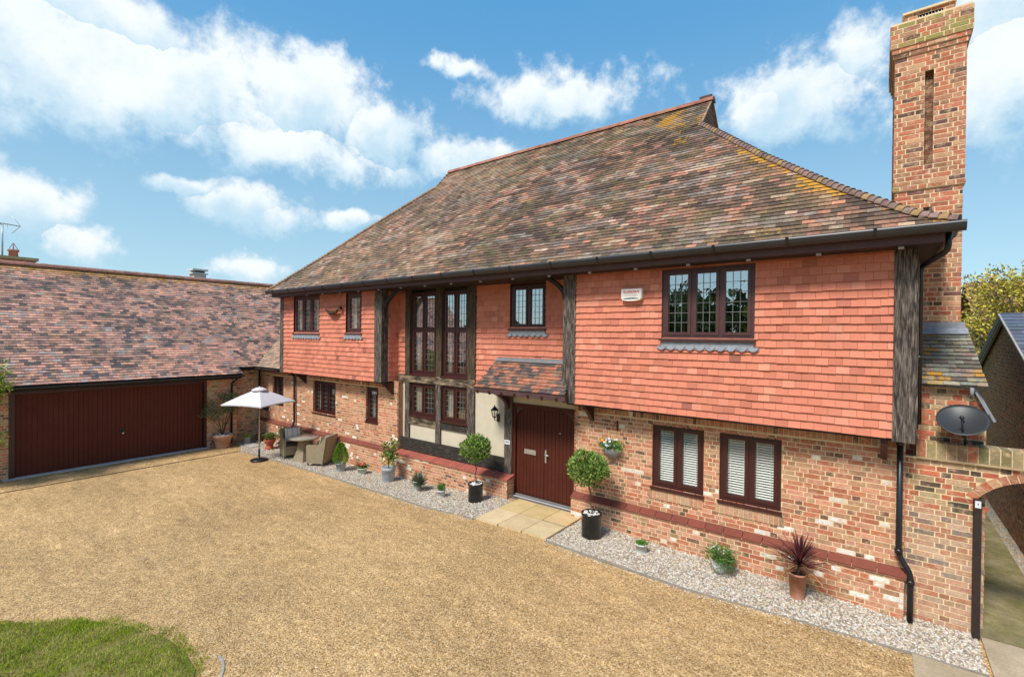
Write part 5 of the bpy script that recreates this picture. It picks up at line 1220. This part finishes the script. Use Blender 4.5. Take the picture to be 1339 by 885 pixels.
# small leafy pots
x, y = -8.22, 8.0; t = plant('small_succulent', x, y, 'small white pot with a rounded green plant, left of the black bay pot'); z = Z(x)
pot(t, x, y, z, 0.095, 0.17, m_potw, 0.86, 0.006); mb = MB(); leaves(mb, (x, y, z + 0.22), (0.09, 0.09, 0.08), 420, 0.035, 0.022, [(0.07, 0.16, 0.03), (0.12, 0.24, 0.04)], 0.4, up=1); mb.build('foliage', m_leaf, t)
x, y = -3.30, 8.1; t = plant('sedum_pot', x, y, 'round white pot of low bright green sedum under the blinds window'); z = Z(x)
pot(t, x, y, z, 0.10, 0.165, m_potw, 0.86, 0.006); mb = MB(); leaves(mb, (x, y, z + 0.165), (0.10, 0.10, 0.035), 620, 0.026, 0.018, [(0.10, 0.24, 0.03), (0.17, 0.34, 0.05)], 0.2, up=1.5); mb.build('foliage', m_leaf, t)
x, y = -2.03, 8.25; t = plant('trailing_plant', x, y, 'trailing green plant with small white flowers in a tapered white pot'); z = Z(x)
mb = MB(); mb.lathe([(0.001, 0), (0.09, 0), (0.13, 0.22), (0.118, 0.22), (0.1, 0.19), (0.001, 0.19)], x, y, z, 20); mb.build('pot', m_potw, t)
mb = MB(); leaves(mb, (x + 0.02, y, z + 0.28), (0.22, 0.17, 0.13), 900, 0.06, 0.016, [(0.06, 0.15, 0.02), (0.12, 0.22, 0.04), (0.20, 0.27, 0.07)], 0.35, up=0.4)
for k in range(18):
    q = U(-2.6, 0.9); p0 = V((x + 0.1 * math.cos(q), y + 0.1 * math.sin(q), z + 0.24)); pts = [p0, p0 + V((0.09 * math.cos(q), 0.09 * math.sin(q), 0.02)), p0 + V((0.15 * math.cos(q), 0.15 * math.sin(q), -U(0.08, 0.18)))]
    for a, b in zip(pts, pts[1:]):
        for m in range(7): c0 = a.lerp(b, m / 7); leaves(mb, tuple(c0), (0.014, 0.014, 0.014), 2, 0.04, 0.014, [(0.05, 0.13, 0.02), (0.1, 0.2, 0.03)], 0.2)
mb.build('foliage', m_leaf, t); mb = MB(); flowers(mb, (x, y + 0.03, z + 0.37), (0.14, 0.1, 0.03), 16, 0.016, [(0.7, 0.7, 0.66)]); mb.build('flowers', m_leaf, t)
# cordyline
x, y = -0.93, 8.22; t = plant('cordyline', x, y, 'spiky purple cordyline with drooping orange leaves in a tall terracotta pot'); z = Z(x)
pot(t, x, y, z, 0.115, 0.38, m_terra, 0.82, 0.008); topping(t, x, y, z + 0.34, 0.11)
mb = MB(); mb.tube([(x, y, z + 0.3), (x + 0.02, y, z + 0.53)], 0.02, 8); mb.build('trunk', m_bark, t)
mb = MB()
for k in range(125):
    q = k * 2.39996 + U(-.3, .3); old = k < 17; el = U(-0.75, -0.15) if old else U(0.05, 1.5) ; L = U(0.36, 0.52) if old else U(0.42, 0.60); w = U(0.022, 0.036)
    c = jit(random.choice([(0.50, 0.25, 0.05), (0.55, 0.33, 0.08), (0.42, 0.15, 0.05)]), 0.15) if old else jit(random.choice([(0.085, 0.022, 0.026), (0.13, 0.032, 0.036), (0.055, 0.018, 0.02), (0.18, 0.055, 0.05)]), 0.2)
    if old and -2.6 < (q + math.pi) % (2 * math.pi) - math.pi < -0.9 and k % 4: continue
    d = V((math.cos(q) * math.cos(el), math.sin(q) * math.cos(el), math.sin(el))); side = V((-math.sin(q), math.cos(q), 0)); o = V((x + 0.02, y, z + U(0.47, 0.55)))
    prev = None
    for i in range(6):
        s = i / 5; p = o + d * L * s - V((0, 0, 1)) * (0.10 if not old else 0.16) * L * s * s * 2; ww = w * (1 - s) ** 0.7 * (0.6 + s) * 0.5 if i < 5 else 0.0005
        if p.y > 8.57: p.y = 8.57
        if prev: mb.mesh([prev[0] - side * prev[1], prev[0] + side * prev[1], p + side * ww, p - side * ww], [(0, 1, 2, 3)], c)
        prev = (p, ww)
mb.build('foliage', m_leaf, t)
# terracotta pot with olive by the garage
x, y = -18.2, 7.12; t = plant('olive_tree', x, y, 'loose grey-green shrub in a wide pale terracotta pot beside the garage door'); z = Z(x)
mb = MB(); mb.lathe([(0.001, 0), (0.20, 0), (0.215, 0.03), (0.28, 0.34), (0.32, 0.36), (0.335, 0.46), (0.31, 0.47), (0.28, 0.42), (0.001, 0.42)], x, y, z, 32); mb.build('pot', m_terrap, t); topping(t, x, y, z + 0.43, 0.28, stones=90)
mb = MB(); cs_ = []
for dx, dy, dz in ((-0.02, -0.35, 1.5), (0.02, 0.35, 1.7), (0.05, 0.0, 1.35), (0.0, 0.3, 1.3), (0.05, -0.25, 1.15), (-0.02, 0.05, 1.75), (0.02, 0.5, 1.5), (0.0, -0.45, 1.25)):
    e = V((x + dx, y + dy, z + dz)); cs_.append(e); mb.tube([(x, y, z + 0.4), V((x + dx * 0.4, y + dy * 0.35, z + dz * 0.65)), e], [0.014, 0.01, 0.004], 5)
mb.build('stems', m_bark, t); mb = MB()
for e in cs_: leaves(mb, tuple(e), (0.2, 0.22, 0.2), 230, 0.075, 0.022, [(0.075, 0.11, 0.04), (0.13, 0.17, 0.08), (0.045, 0.07, 0.025), (0.19, 0.22, 0.12)], 0.2)
mb.build('foliage', m_leaf, t)
x, y = -18.15, 7.92; t = plant('bucket_plant', x, y, 'small grey bucket with yellow-green leaves in the wall corner'); z = Z(x)
pot(t, x, y, z, 0.12, 0.24, m_zinc, 0.8, 0.006); mb = MB(); leaves(mb, (x, y, z + 0.25), (0.14, 0.14, 0.06), 260, 0.05, 0.03, [(0.30, 0.36, 0.05), (0.16, 0.25, 0.04)], 0.3, up=0.8); mb.build('foliage', m_leaf, t)
x, y = -17.95, 8.3; t = plant('heuchera', x, y, 'dark purple leafy clump with grey stones in the wall corner'); z = Z(x)
mb = MB(); leaves(mb, (x, y, z + 0.16), (0.26, 0.2, 0.18), 380, 0.07, 0.05, [(0.06, 0.025, 0.03), (0.11, 0.05, 0.05), (0.07, 0.09, 0.03)], 0.3, up=0.8); mb.build('foliage', m_leaf, t)
mb = MB()
for k in range(14): s = U(0.04, 0.08); mb.ball((x + U(-0.1, 0.8), y + U(-0.1, 0.2), z + s * 0.5), s * 1.2, s, s * 0.7, 7, 5, jit((0.4, 0.38, 0.34), 0.3))
tag(mb.build('rocks', m_peb, t), kind='stuff')
x, y = -16.72, 8.05; t = plant('geranium_pot', x, y, 'red-rimmed terracotta bowl of dark green leaves behind the parasol pole'); z = Z(x)
mb = MB(); mb.lathe([(0.001, 0), (0.12, 0), (0.16, 0.06), (0.10, 0.08), (0.12, 0.16), (0.19, 0.30), (0.20, 0.34), (0.17, 0.34), (0.001, 0.3)], x, y, z, 22); mb.build('pot', mat('red_terracotta', (0.42, 0.09, 0.045), 0.6, mott=0.2), t)
mb = MB(); leaves(mb, (x, y, z + 0.42), (0.24, 0.2, 0.12), 420, 0.06, 0.035, [(0.05, 0.13, 0.02), (0.10, 0.22, 0.04)], 0.3, up=0.6); mb.build('foliage', m_leaf, t)
mb = MB(); flowers(mb, (x, y - 0.02, z + 0.44), (0.18, 0.16, 0.08), 12, 0.03, [(0.6, 0.04, 0.03)]); mb.build('flowers', m_leaf, t)
x, y = -15.85, 8.1; t = plant('spurge_pot', x, y, 'grey pot with bright green shrub and dark red leaves, left of the wicker chairs'); z = Z(x)
pot(t, x, y, z, 0.14, 0.26, m_zinc, 0.8, 0.006)
mb = MB(); leaves(mb, (x + 0.02, y, z + 0.58), (0.24, 0.2, 0.26), 850, 0.06, 0.022, [(0.14, 0.30, 0.025), (0.24, 0.40, 0.04), (0.07, 0.16, 0.02)], 0.4, up=0.8); leaves(mb, (x + 0.05, y - 0.1, z + 0.32), (0.17, 0.12, 0.08), 160, 0.06, 0.035, [(0.10, 0.025, 0.02), (0.06, 0.02, 0.02)], 0.3); mb.build('foliage', m_leaf, t)
mb = MB(); mb.box(-17.9, -17.35, 7.72, 8.06, gz(-17.5) + 0.004, gz(-17.5) + 0.035, (0.42, 0.40, 0.37)); tag(mb.build('stepping_slab', m_stone, base=(-17.6, 7.9, -0.28)), 'flat grey stone slab lying on the pebbles in the corner', 'stone slab')

# ================================================================== TERRACE FURNITURE
def xf(mb, loc, rz):
    c, s = math.cos(rz), math.sin(rz); mb.v = [(loc[0] + x * c - y * s, loc[1] + x * s + y * c, loc[2] + z) for x, y, z in mb.v]
def prism(mb, prof, y0, y1, c):   # profile in x,z
    L = [(x, y0, z) for x, z in prof]; Rr = [(x, y1, z) for x, z in prof]; mb.poly(L, c); mb.poly(Rr[::-1], c)
    for i in range(len(prof)): j = (i + 1) % len(prof); mb.poly([L[j], L[i], Rr[i], Rr[j]], c)
WC = (0.30, 0.24, 0.155); WD = (0.17, 0.13, 0.09)
def armchair(x, y, rz, label):
    z = gz(x); t = thing('wicker_armchair', (x, y, z), label, 'chair', 'wicker chairs at the round table'); loc = (x, y, z)
    def part(name, fn, m=m_wick, par=t, lab=None):
        mb = MB(); fn(mb); xf(mb, loc, rz); return mb.build(name, m, par)
    side = [(0.27, 0.09), (0.29, 0.60), (0.25, 0.635), (-0.05, 0.64), (-0.18, 0.70), (-0.30, 0.86), (-0.37, 0.88), (-0.25, 0.09)]
    for s in (-1, 1): part('arm', lambda mb: prism(mb, side, s * 0.31 - 0.03, s * 0.31 + 0.03, WC))
    part('backrest', lambda mb: prism(mb, [(-0.22, 0.09), (-0.32, 0.90), (-0.385, 0.90), (-0.27, 0.09)], -0.28, 0.28, WC))
    part('seat', lambda mb: mb.box(-0.24, 0.27, -0.28, 0.28, 0.12, 0.40, WC))
    part('seat_cushion', lambda mb: mb.box(-0.24, 0.26, -0.27, 0.27, 0.402, 0.46), mat('brown_cushion', (0.06, 0.04, 0.035), 0.9))
    for a in (-1, 1):
        for b in (-1, 1): part('leg', lambda mb: mb.box(a * 0.24 - 0.02, a * 0.24 + 0.02, b * 0.31 - 0.02, b * 0.31 + 0.02, 0, 0.10, WD))
    return t
def cushion(x, y, z, rz, label, col, stripe):
    mb = MB(); n = 12; S = 0.23; vs = []; idx = {}
    for s in (-1, 1):
        for i in range(n + 1):
            for j in range(n + 1):
                u, v = -1 + 2 * i / n, -1 + 2 * j / n; b = (1 - u * u) * (1 - v * v); pin = 1 - 0.10 * (1 - abs(u) ** 3) * abs(v) ** 4
                idx[s, i, j] = len(vs); vs.append((s * (0.012 + 0.06 * b ** 0.5), u * S * (1 - 0.07 * (1 - v * v) * 0), v * S * pin))
    for s in (-1, 1):
        for i in range(n):
            for j in range(n):
                f = (idx[s, i, j], idx[s, i + 1, j], idx[s, i + 1, j + 1], idx[s, i, j + 1])
                c = stripe if (i % 4 in (1,)) else col
                mb.mesh([vs[k] for k in (f if s > 0 else f[::-1])], [(0, 1, 2, 3)], c, sm=True)
    tilt = 0.25; mb.v = [(a * math.cos(tilt) - c_ * math.sin(tilt), b, a * math.sin(tilt) + c_ * math.cos(tilt)) for a, b, c_ in mb.v]
    xf(mb, (x, y, z), rz); return tag(mb.build('cushion', m_cush, base=(x, y, z)), label, 'cushion', 'cushions on the wicker chairs')
zc = gz(-14)
armchair(-15.15, 8.05, -0.25, 'wicker armchair on the left of the round table, facing right')
armchair(-13.62, 8.12, 3.62, 'wicker armchair on the right of the round table, seen from its side')
cushion(-15.22, 8.07, zc + 0.70, -0.25, 'pale cushion with lilac stripes on the left wicker chair', (0.62, 0.59, 0.53), (0.44, 0.42, 0.47))
cushion(-13.52, 8.17, zc + 0.68, 3.62, 'cream cushion leaning in the right wicker chair', (0.64, 0.57, 0.45), (0.56, 0.48, 0.36))
t = thing('round_table', (-14.38, 8.0, zc), 'round glass-topped wicker table between two armchairs', 'table')
mb = MB(); mb.lathe([(0.001, 0.70), (0.44, 0.70), (0.455, 0.715), (0.455, 0.735), (0.44, 0.74), (0.001, 0.74)], -14.38, 8.0, zc, 40, WC); top = mb.build('tabletop', m_wick, t)
mb = MB(); mb.lathe([(0.001, 0.743), (0.44, 0.743), (0.44, 0.749), (0.001, 0.749)], -14.38, 8.0, zc, 40); mb.build('glass', mat('table_glass', (0.30, 0.27, 0.22), 0.12, spec=0.7, mott=0.2), t)
mb = MB(); vs = []
for z_, w in ((0.0, 0.25), (0.35, 0.15), (0.70, 0.12)):
    for sx_, sy_ in ((-1, -1), (1, -1), (1, 1), (-1, 1)): vs.append((sx_ * w, sy_ * w, z_))
mb.mesh(vs, [(i * 4 + k, i * 4 + (k + 1) % 4, i * 4 + 4 + (k + 1) % 4, i * 4 + 4 + k) for i in range(2) for k in range(4)], WC); xf(mb, (-14.38, 8.0, zc), 0.15); mb.build('pedestal', m_wick, t)
# parasol
ux, uy, uz = -15.46, 7.11, gz(-15.46); t = thing('parasol', (ux, uy, uz), 'pale grey square garden parasol on a wooden pole with a black base', 'parasol')
mb = MB(); mb.tube([(ux, uy, uz + 0.05), (ux, uy, 2.02)], 0.019, 12); mb.build('pole', m_gold, t)
mb = MB(); mb.lathe([(0.001, 0), (0.25, 0), (0.255, 0.03), (0.24, 0.05), (0.10, 0.085), (0.045, 0.10), (0.03, 0.12), (0.03, 0.36), (0.02, 0.37), (0.001, 0.37)], ux, uy, uz, 32); mb.build('base', m_black, t)
mb = MB(); va = math.atan2(uy, ux); RC = 1.04; zt_, ze_ = 2.0, 1.545
cor = [V((math.cos(va + k * math.pi / 2 + 0.04), math.sin(va + k * math.pi / 2 + 0.04), 0)) * RC for k in range(4)]
nn = 10
for k in range(4):
    A, B = cor[k], cor[(k + 1) % 4]; grid = []
    for i in range(nn + 1):
        r = i / nn; row = []
        for j in range(nn + 1):
            s = j / nn; bulge = 4 * s * (1 - s)
            p = (A * (1 - s) + B * s) * r * (1 - 0.035 * bulge * r)
            z = zt_ - (zt_ - ze_) * (r ** 1.0) + 0.015 * math.sin(math.pi * r) + 0.02 * bulge * r * r + 0.0
            row.append((ux + p.x, uy + p.y, z))
        grid.append(row)
    for i in range(nn):
        for j in range(nn): mb.mesh([grid[i][j], grid[i + 1][j], grid[i + 1][j + 1], grid[i][j + 1]], [(0, 1, 2, 3)], sm=True)
    for j in range(nn): a, b = grid[nn][j], grid[nn][j + 1]; mb.mesh([a, b, (b[0], b[1], b[2] - 0.035), (a[0], a[1], a[2] - 0.035)], [(0, 3, 2, 1)])
can = mb.build('canopy', m_fabric, t)
mb = MB(); mb.lathe([(0.001, 0.105), (0.10, 0.09), (0.22, 0.03), (0.235, 0.0), (0.225, 0.0), (0.1, 0.07), (0.001, 0.08)], ux, uy, 1.93, 20); mb.tube([(ux, uy, 2.02), (ux, uy, 2.06)], 0.014, 8); mb.build('vent_cap', m_fabric, can)
for k in range(4):
    mb = MB(); c = cor[k]; mb.tube([(ux, uy, 1.93), (ux + c.x * 0.97, uy + c.y * 0.97, ze_ - 0.02)], 0.008, 6); mb.build('rib', m_alum, t)

# ================================================================== THINGS FIXED TO THE WALLS
# satellite dish
t = thing('satellite_dish', (0.86, 8.74, 2.33), 'dark grey oval satellite dish above the garden wall coping', 'satellite dish')
nrm = V((-0.10, -0.60, 0.79)).normalized(); a = V((1, 0.0, 0.12)); a = (a - nrm * a.dot(nrm)).normalized(); b = nrm.cross(a); cen = V((0.87, 8.62, 2.70)); mb = MB()
def dishp(r, q, off): return cen + a * (0.262 * r * math.cos(q)) + b * (0.285 * r * math.sin(q)) + nrm * (0.07 * r * r - 0.07 + off)
rings = 7; ns = 36; vs = []
for side_ in (0, 1):
    for i in range(rings + 1):
        for k in range(ns): vs.append(dishp(max(0.001, i / rings), 2 * math.pi * k / ns, -0.006 * side_))
fs = []; M1 = (rings + 1) * ns
for i in range(rings):
    for k in range(ns):
        k2 = (k + 1) % ns; fs.append((i * ns + k, (i + 1) * ns + k, (i + 1) * ns + k2, i * ns + k2)); fs.append((M1 + i * ns + k, M1 + i * ns + k2, M1 + (i + 1) * ns + k2, M1 + (i + 1) * ns + k))
for k in range(ns): k2 = (k + 1) % ns; fs.append((rings * ns + k, M1 + rings * ns + k, M1 + rings * ns + k2, rings * ns + k2))
mb.mesh(vs, fs, sm=True); mb.build('dish', m_dish, t)
mb = MB(); lo = cen - V((0, 0, 0.22)) + V((0, -0.12, 0)); mb.tube([cen + V((0, 0.1, -0.12)), lo, cen + nrm * 0.22 + V((0, -0.05, -0.16))], 0.010, 8); mb.ball(tuple(cen + nrm * 0.23 + V((0, -0.05, -0.14))), 0.026, 0.03, 0.026); mb.build('receiver_arm', m_black, t)
mb = MB(); mb.tube([(0.92, 8.80, 2.70), (0.92, 8.80, 2.34)], 0.014, 8); mb.tube([tuple(cen), (0.92, 8.80, 2.60), (0.92, 8.95, 2.60)], 0.014, 8); mb.build('mounting_pole', m_black, t)
# alarm box
t = thing('alarm_box', (-3.6, 8.30, 4.5), 'cream burglar alarm box with red lettering on the orange tiles', 'alarm box')
mb = MB(); prof = [(-3.80, 4.61), (-3.40, 4.61), (-3.40, 4.44), (-3.43, 4.405), (-3.53, 4.39), (-3.67, 4.39), (-3.77, 4.405), (-3.80, 4.44)]
A = [(x * 1 + (0.012 if x < -3.6 else -0.012), 8.215, z) for x, z in prof]; B = [(x, 8.235, z) for x, z in prof]; Cc = [(x, 8.30, z) for x, z in prof]; mb.poly(A[::-1])
for P, Q in ((A, B), (B, Cc)):
    for i in range(8): j = (i + 1) % 8; mb.poly([P[i], P[j], Q[j], Q[i]])
mb.build('casing', m_white, t)
mb = MB(); L = [(-3.76, 4.425), (-3.44, 4.425), (-3.47, 4.437), (-3.55, 4.447), (-3.65, 4.447), (-3.73, 4.437)]; mb.poly([(x, 8.213, z) for x, z in L][::1]); mb.build('blue_strip', m_navy, t)
def text(s, size, loc, m, parent, name, width=None):
    cu = bpy.data.curves.new(name, 'FONT'); cu.body = s; cu.size = size; cu.extrude = 0.0008; cu.align_x = 'CENTER'; cu.offset = size * 0.018
    o = bpy.data.objects.new(name + '_tmp', cu); COL.objects.link(o); dg = bpy.context.evaluated_depsgraph_get(); me = bpy.data.meshes.new_from_object(o.evaluated_get(dg)); bpy.data.objects.remove(o)
    xs_ = [v.co.x for v in me.vertices]; sc_ = (width / (max(xs_) - min(xs_))) if width else 1; b0 = base_of(parent)
    for v in me.vertices: v.co = V((loc[0] + v.co.x * sc_ - b0.x, loc[1] - v.co.z - b0.y, loc[2] + v.co.y - b0.z))
    me.materials.clear(); me.materials.append(m); ob = bpy.data.objects.new(name, me); COL.objects.link(ob); ob.parent = parent; ob['_b'] = list(b0); return ob
text('GUARDIAN', 0.066, (-3.6, 8.212, 4.535), m_red, t, 'lettering', 0.31)
mb = MB()
for k, (w, z_) in enumerate(((0.2, 4.515), (0.26, 4.495), (0.24, 4.478))): mb.box(-3.6 - w / 2, -3.6 + w / 2, 8.2125, 8.2145, z_, z_ + 0.006, (0.7, 0.45, 0.45))
mb.build('small_print', mat('small_print_pink', (0.62, 0.45, 0.44), 0.6), t)
# wall lantern
t = thing('wall_lantern', (-7.2, 8.87, 1.8), 'black coach lantern on the cream panel beside the front door', 'wall lamp'); lx, ly = -7.2, 8.72
mb = MB(); mb.box(lx - 0.035, lx + 0.035, 8.855, 8.878, 1.68, 1.86); mb.tube([(lx, 8.86, 1.76), (lx, 8.80, 1.72), (lx, ly, 1.74), (lx, ly, 1.80)], 0.009, 8); mb.build('bracket', m_black, t)
mb = MB(); mb.lathe([(0.001, 2.10), (0.012, 2.09), (0.02, 2.06), (0.03, 2.05), (0.06, 2.02), (0.10, 1.985), (0.105, 1.975), (0.001, 1.975)], lx, ly, 0, 6, sm=False); mb.lathe([(0.001, 1.79), (0.03, 1.79), (0.048, 1.82), (0.001, 1.82)], lx, ly, 0, 6, sm=False)
for k in range(6): q = math.pi * k / 3; mb.tube([(lx + 0.045 * math.cos(q), ly + 0.045 * math.sin(q), 1.82), (lx + 0.085 * math.cos(q), ly + 0.085 * math.sin(q), 1.975)], 0.006, 5)
mb.build('cage', m_black, t)
mb = MB(); mb.lathe([(0.042, 1.822), (0.08, 1.974)], lx, ly, 0, 6, sm=False); mb.build('glass', m_glass_lo, t); mb = MB(); mb.tube([(lx, ly, 1.82), (lx, ly, 1.90)], 0.014, 8); mb.build('bulb', m_white, t)
# name plate
mb = MB(); mb.box(-6.96, -6.80, 8.80, 8.813, 1.20, 1.30, (0.66, 0.66, 0.68)); mb.box(-6.93, -6.83, 8.797, 8.80, 1.243, 1.262, (0.10, 0.10, 0.11)); tag(mb.build('door_plaque', mat('plaque', attr=True, rough=0.4), base=(-6.88, 8.81, 1.25)), 'small white plaque on the dark post left of the front door', 'plaque')
# hanging basket
bx, bz = -4.16, 1.56; t = thing('hanging_basket', (bx, YW, bz), 'grey half-bowl wall planter of orange and white flowers', 'wall planter')
mb = MB(); n = 12; m_ = 6; vs = []; R0 = 0.19
for i in range(m_ + 1):
    th = math.pi / 2 * i / m_
    for k in range(n + 1): q = math.pi + math.pi * k / n; vs.append((bx + R0 * math.cos(th) * math.cos(q), YW - 0.006 + R0 * math.cos(th) * math.sin(q), bz - 0.20 * math.sin(th)))
fs = [(i * (n + 1) + k, (i + 1) * (n + 1) + k, (i + 1) * (n + 1) + k + 1, i * (n + 1) + k + 1) for i in range(m_) for k in range(n)]
mb.mesh(vs, fs, sm=True); mb.build('bowl', m_zinc, t)
mb = MB(); leaves(mb, (bx, 8.60, bz + 0.05), (0.24, 0.14, 0.12), 620, 0.05, 0.024, [(0.07, 0.18, 0.03), (0.13, 0.28, 0.05), (0.22, 0.34, 0.08)], 0.3, lambda p, d: p.y < YW); mb.build('foliage', m_leaf, t)
mb = MB(); flowers(mb, (bx - 0.15, 8.55, bz + 0.12), (0.07, 0.06, 0.06), 9, 0.032, [(0.70, 0.24, 0.015), (0.72, 0.32, 0.03)]); flowers(mb, (bx + 0.0, 8.53, bz + 0.12), (0.15, 0.07, 0.07), 24, 0.024, [(0.72, 0.74, 0.78), (0.7, 0.7, 0.66), (0.55, 0.6, 0.75)]); flowers(mb, (bx + 0.03, 8.62, bz + 0.20), (0.1, 0.05, 0.03), 6, 0.026, [(0.70, 0.3, 0.05), (0.7, 0.66, 0.6)]); mb.build('flowers', m_leaf, t)
mb = MB(); mb.box(-4.075, -4.055, YW - 0.03, YW - 0.006, 1.90, 2.09); mb.tube([(-4.065, YW - 0.02, 2.05), (-4.065, YW - 0.15, 2.06), (-4.075, YW - 0.17, 1.98)], 0.006, 6); tag(mb.build('wall_hook', m_black, base=(-4.065, YW, 2.0)), 'small black iron hook on the brickwork above the wall planter', 'hook')
# bronze wall ornament
mb = MB(); c0 = V((-13.18, 8.20, 4.36)); mb.ball(tuple(c0), 0.13, 0.07, 0.065, 10, 7)
for s, tip in ((-1, V((-13.62, 8.22, 4.52))), (1, V((-12.80, 8.20, 4.53)))):
    pts = [c0 + (tip - c0) * (k / 6) + V((0, 0, -0.05 * math.sin(math.pi * k / 6))) for k in range(7)]; mb.tube(pts, [0.05, 0.062, 0.06, 0.05, 0.038, 0.025, 0.006], 8)
mb.box(-12.82, -12.74, 8.17, 8.25, 4.45, 4.55); mb.tube([c0, (c0.x, 8.31, c0.z)], 0.02, 8)
tag(mb.build('wall_ornament', m_rust, base=(-13.18, 8.31, 4.4)), 'dark bronze V-shaped wall ornament between the two upper left windows', 'wall ornament')
mb = MB(); mb.box(-18.42, -18.2, YW - 0.12, YW - 0.008, 0.84, 1.16); mb.box(-18.43, -18.19, YW - 0.13, YW - 0.008, 1.16, 1.18); tag(mb.build('wall_box', mat('dark_blue_box', (0.02, 0.022, 0.04), 0.5), base=(-18.3, YW, 1.0)), 'dark box on the brick wall just behind the parasol', 'post box')

# ================================================================== TREES
t = thing('yellow_tree', (3.5, 19.5, -0.16), 'yellow-leaved small tree beyond the chimney and outbuilding', 'tree')
mb = MB(); cl = []
mb.tube([(3.5, 19.5, -0.2), (3.5, 19.5, 2.2)], [0.12, 0.09], 8)
for k in range(52):
    e = V((3.5 + U(-1.55, 1.5), 19.5 + U(-1.0, 1.0), U(2.9, 5.9))); e.z -= abs(e.x - 3.6) * 0.15; cl.append(e); mid = V((3.5 + (e.x - 3.5) * 0.4, 19.5 + (e.y - 19.5) * 0.4, 2.2 + (e.z - 2.2) * 0.5)); mb.tube([(3.5, 19.5, 2.1), mid, e], [0.045, 0.025, 0.008], 5)
mb.build('trunk', m_bark, t); mb = MB()
for e in cl: leaves(mb, tuple(e), (0.45, 0.42, 0.38), 210, 0.10, 0.055, [(0.60, 0.48, 0.04), (0.52, 0.42, 0.06), (0.68, 0.55, 0.10), (0.30, 0.20, 0.09), (0.30, 0.30, 0.05)], 0.1)
mb.build('crown', m_leaf, t)
t = thing('dark_shrub', (2.9, 20.5, -0.16), 'dark green shrub in the gap between chimney base and outbuilding', 'shrub')
mb = MB()
for k in range(16): leaves(mb, (2.75 + U(-0.5, 0.5), 20.5 + U(-0.4, 0.4), U(0.6, 3.9)), (0.5, 0.4, 0.5), 110, 0.11, 0.06, [(0.03, 0.06, 0.015), (0.06, 0.11, 0.02)], 0.3)
mb.build('crown', m_leaf, t)
mb = MB(); mb.tube([(2.8, 20.5, -0.2), (2.8, 20.5, 2.5)], 0.06, 6); mb.build('trunk', m_bark, t)
t = thing('garden_shrub', (-17.9, 1.2, -0.28), 'yellow-green leafy shrub just entering at the left edge, beside the garage', 'shrub')
mb = MB(); mb.tube([(-17.9, 1.1, -0.3), (-17.85, 1.2, 2.4)], [0.05, 0.02], 6); mb.build('trunk', m_bark, t); mb = MB()
for c in ((-17.8, 1.55, 2.75), (-17.7, 1.62, 2.35), (-17.8, 1.45, 2.0), (-17.8, 1.5, 0.9), (-17.8, 1.0, 2.7), (-17.8, 1.0, 1.4)): leaves(mb, c, (0.34, 0.36, 0.28), 260, 0.11, 0.055, [(0.30, 0.36, 0.04), (0.18, 0.26, 0.04), (0.4, 0.42, 0.07)], 0.3)
mb.build('crown', m_leaf, t)
# belt of trees across the drive, seen mirrored in the windows
mb = MB(); rnd = random.Random(3)
for k in range(34):
    x = -62 + k * 2.5 + U(-0.8, 0.8); h = U(5.2, 7.4) if x > -20 else U(3.4, 5.0); y = -21 + U(-3, 3)
    leaves(mb, (x, y, h * 0.52), (2.6, 2.0, h * 0.50), 900, 0.7, 0.5, [(0.06, 0.11, 0.025), (0.10, 0.16, 0.04), (0.035, 0.065, 0.015)], 0.5)
mb.box(-64, 24, -24.5, -24, -0.3, 3.2, (0.02, 0.035, 0.012))
tag(mb.build('tree_belt', m_leaf), 'belt of dark trees mirrored in the upper window panes', 'trees', kind='stuff')
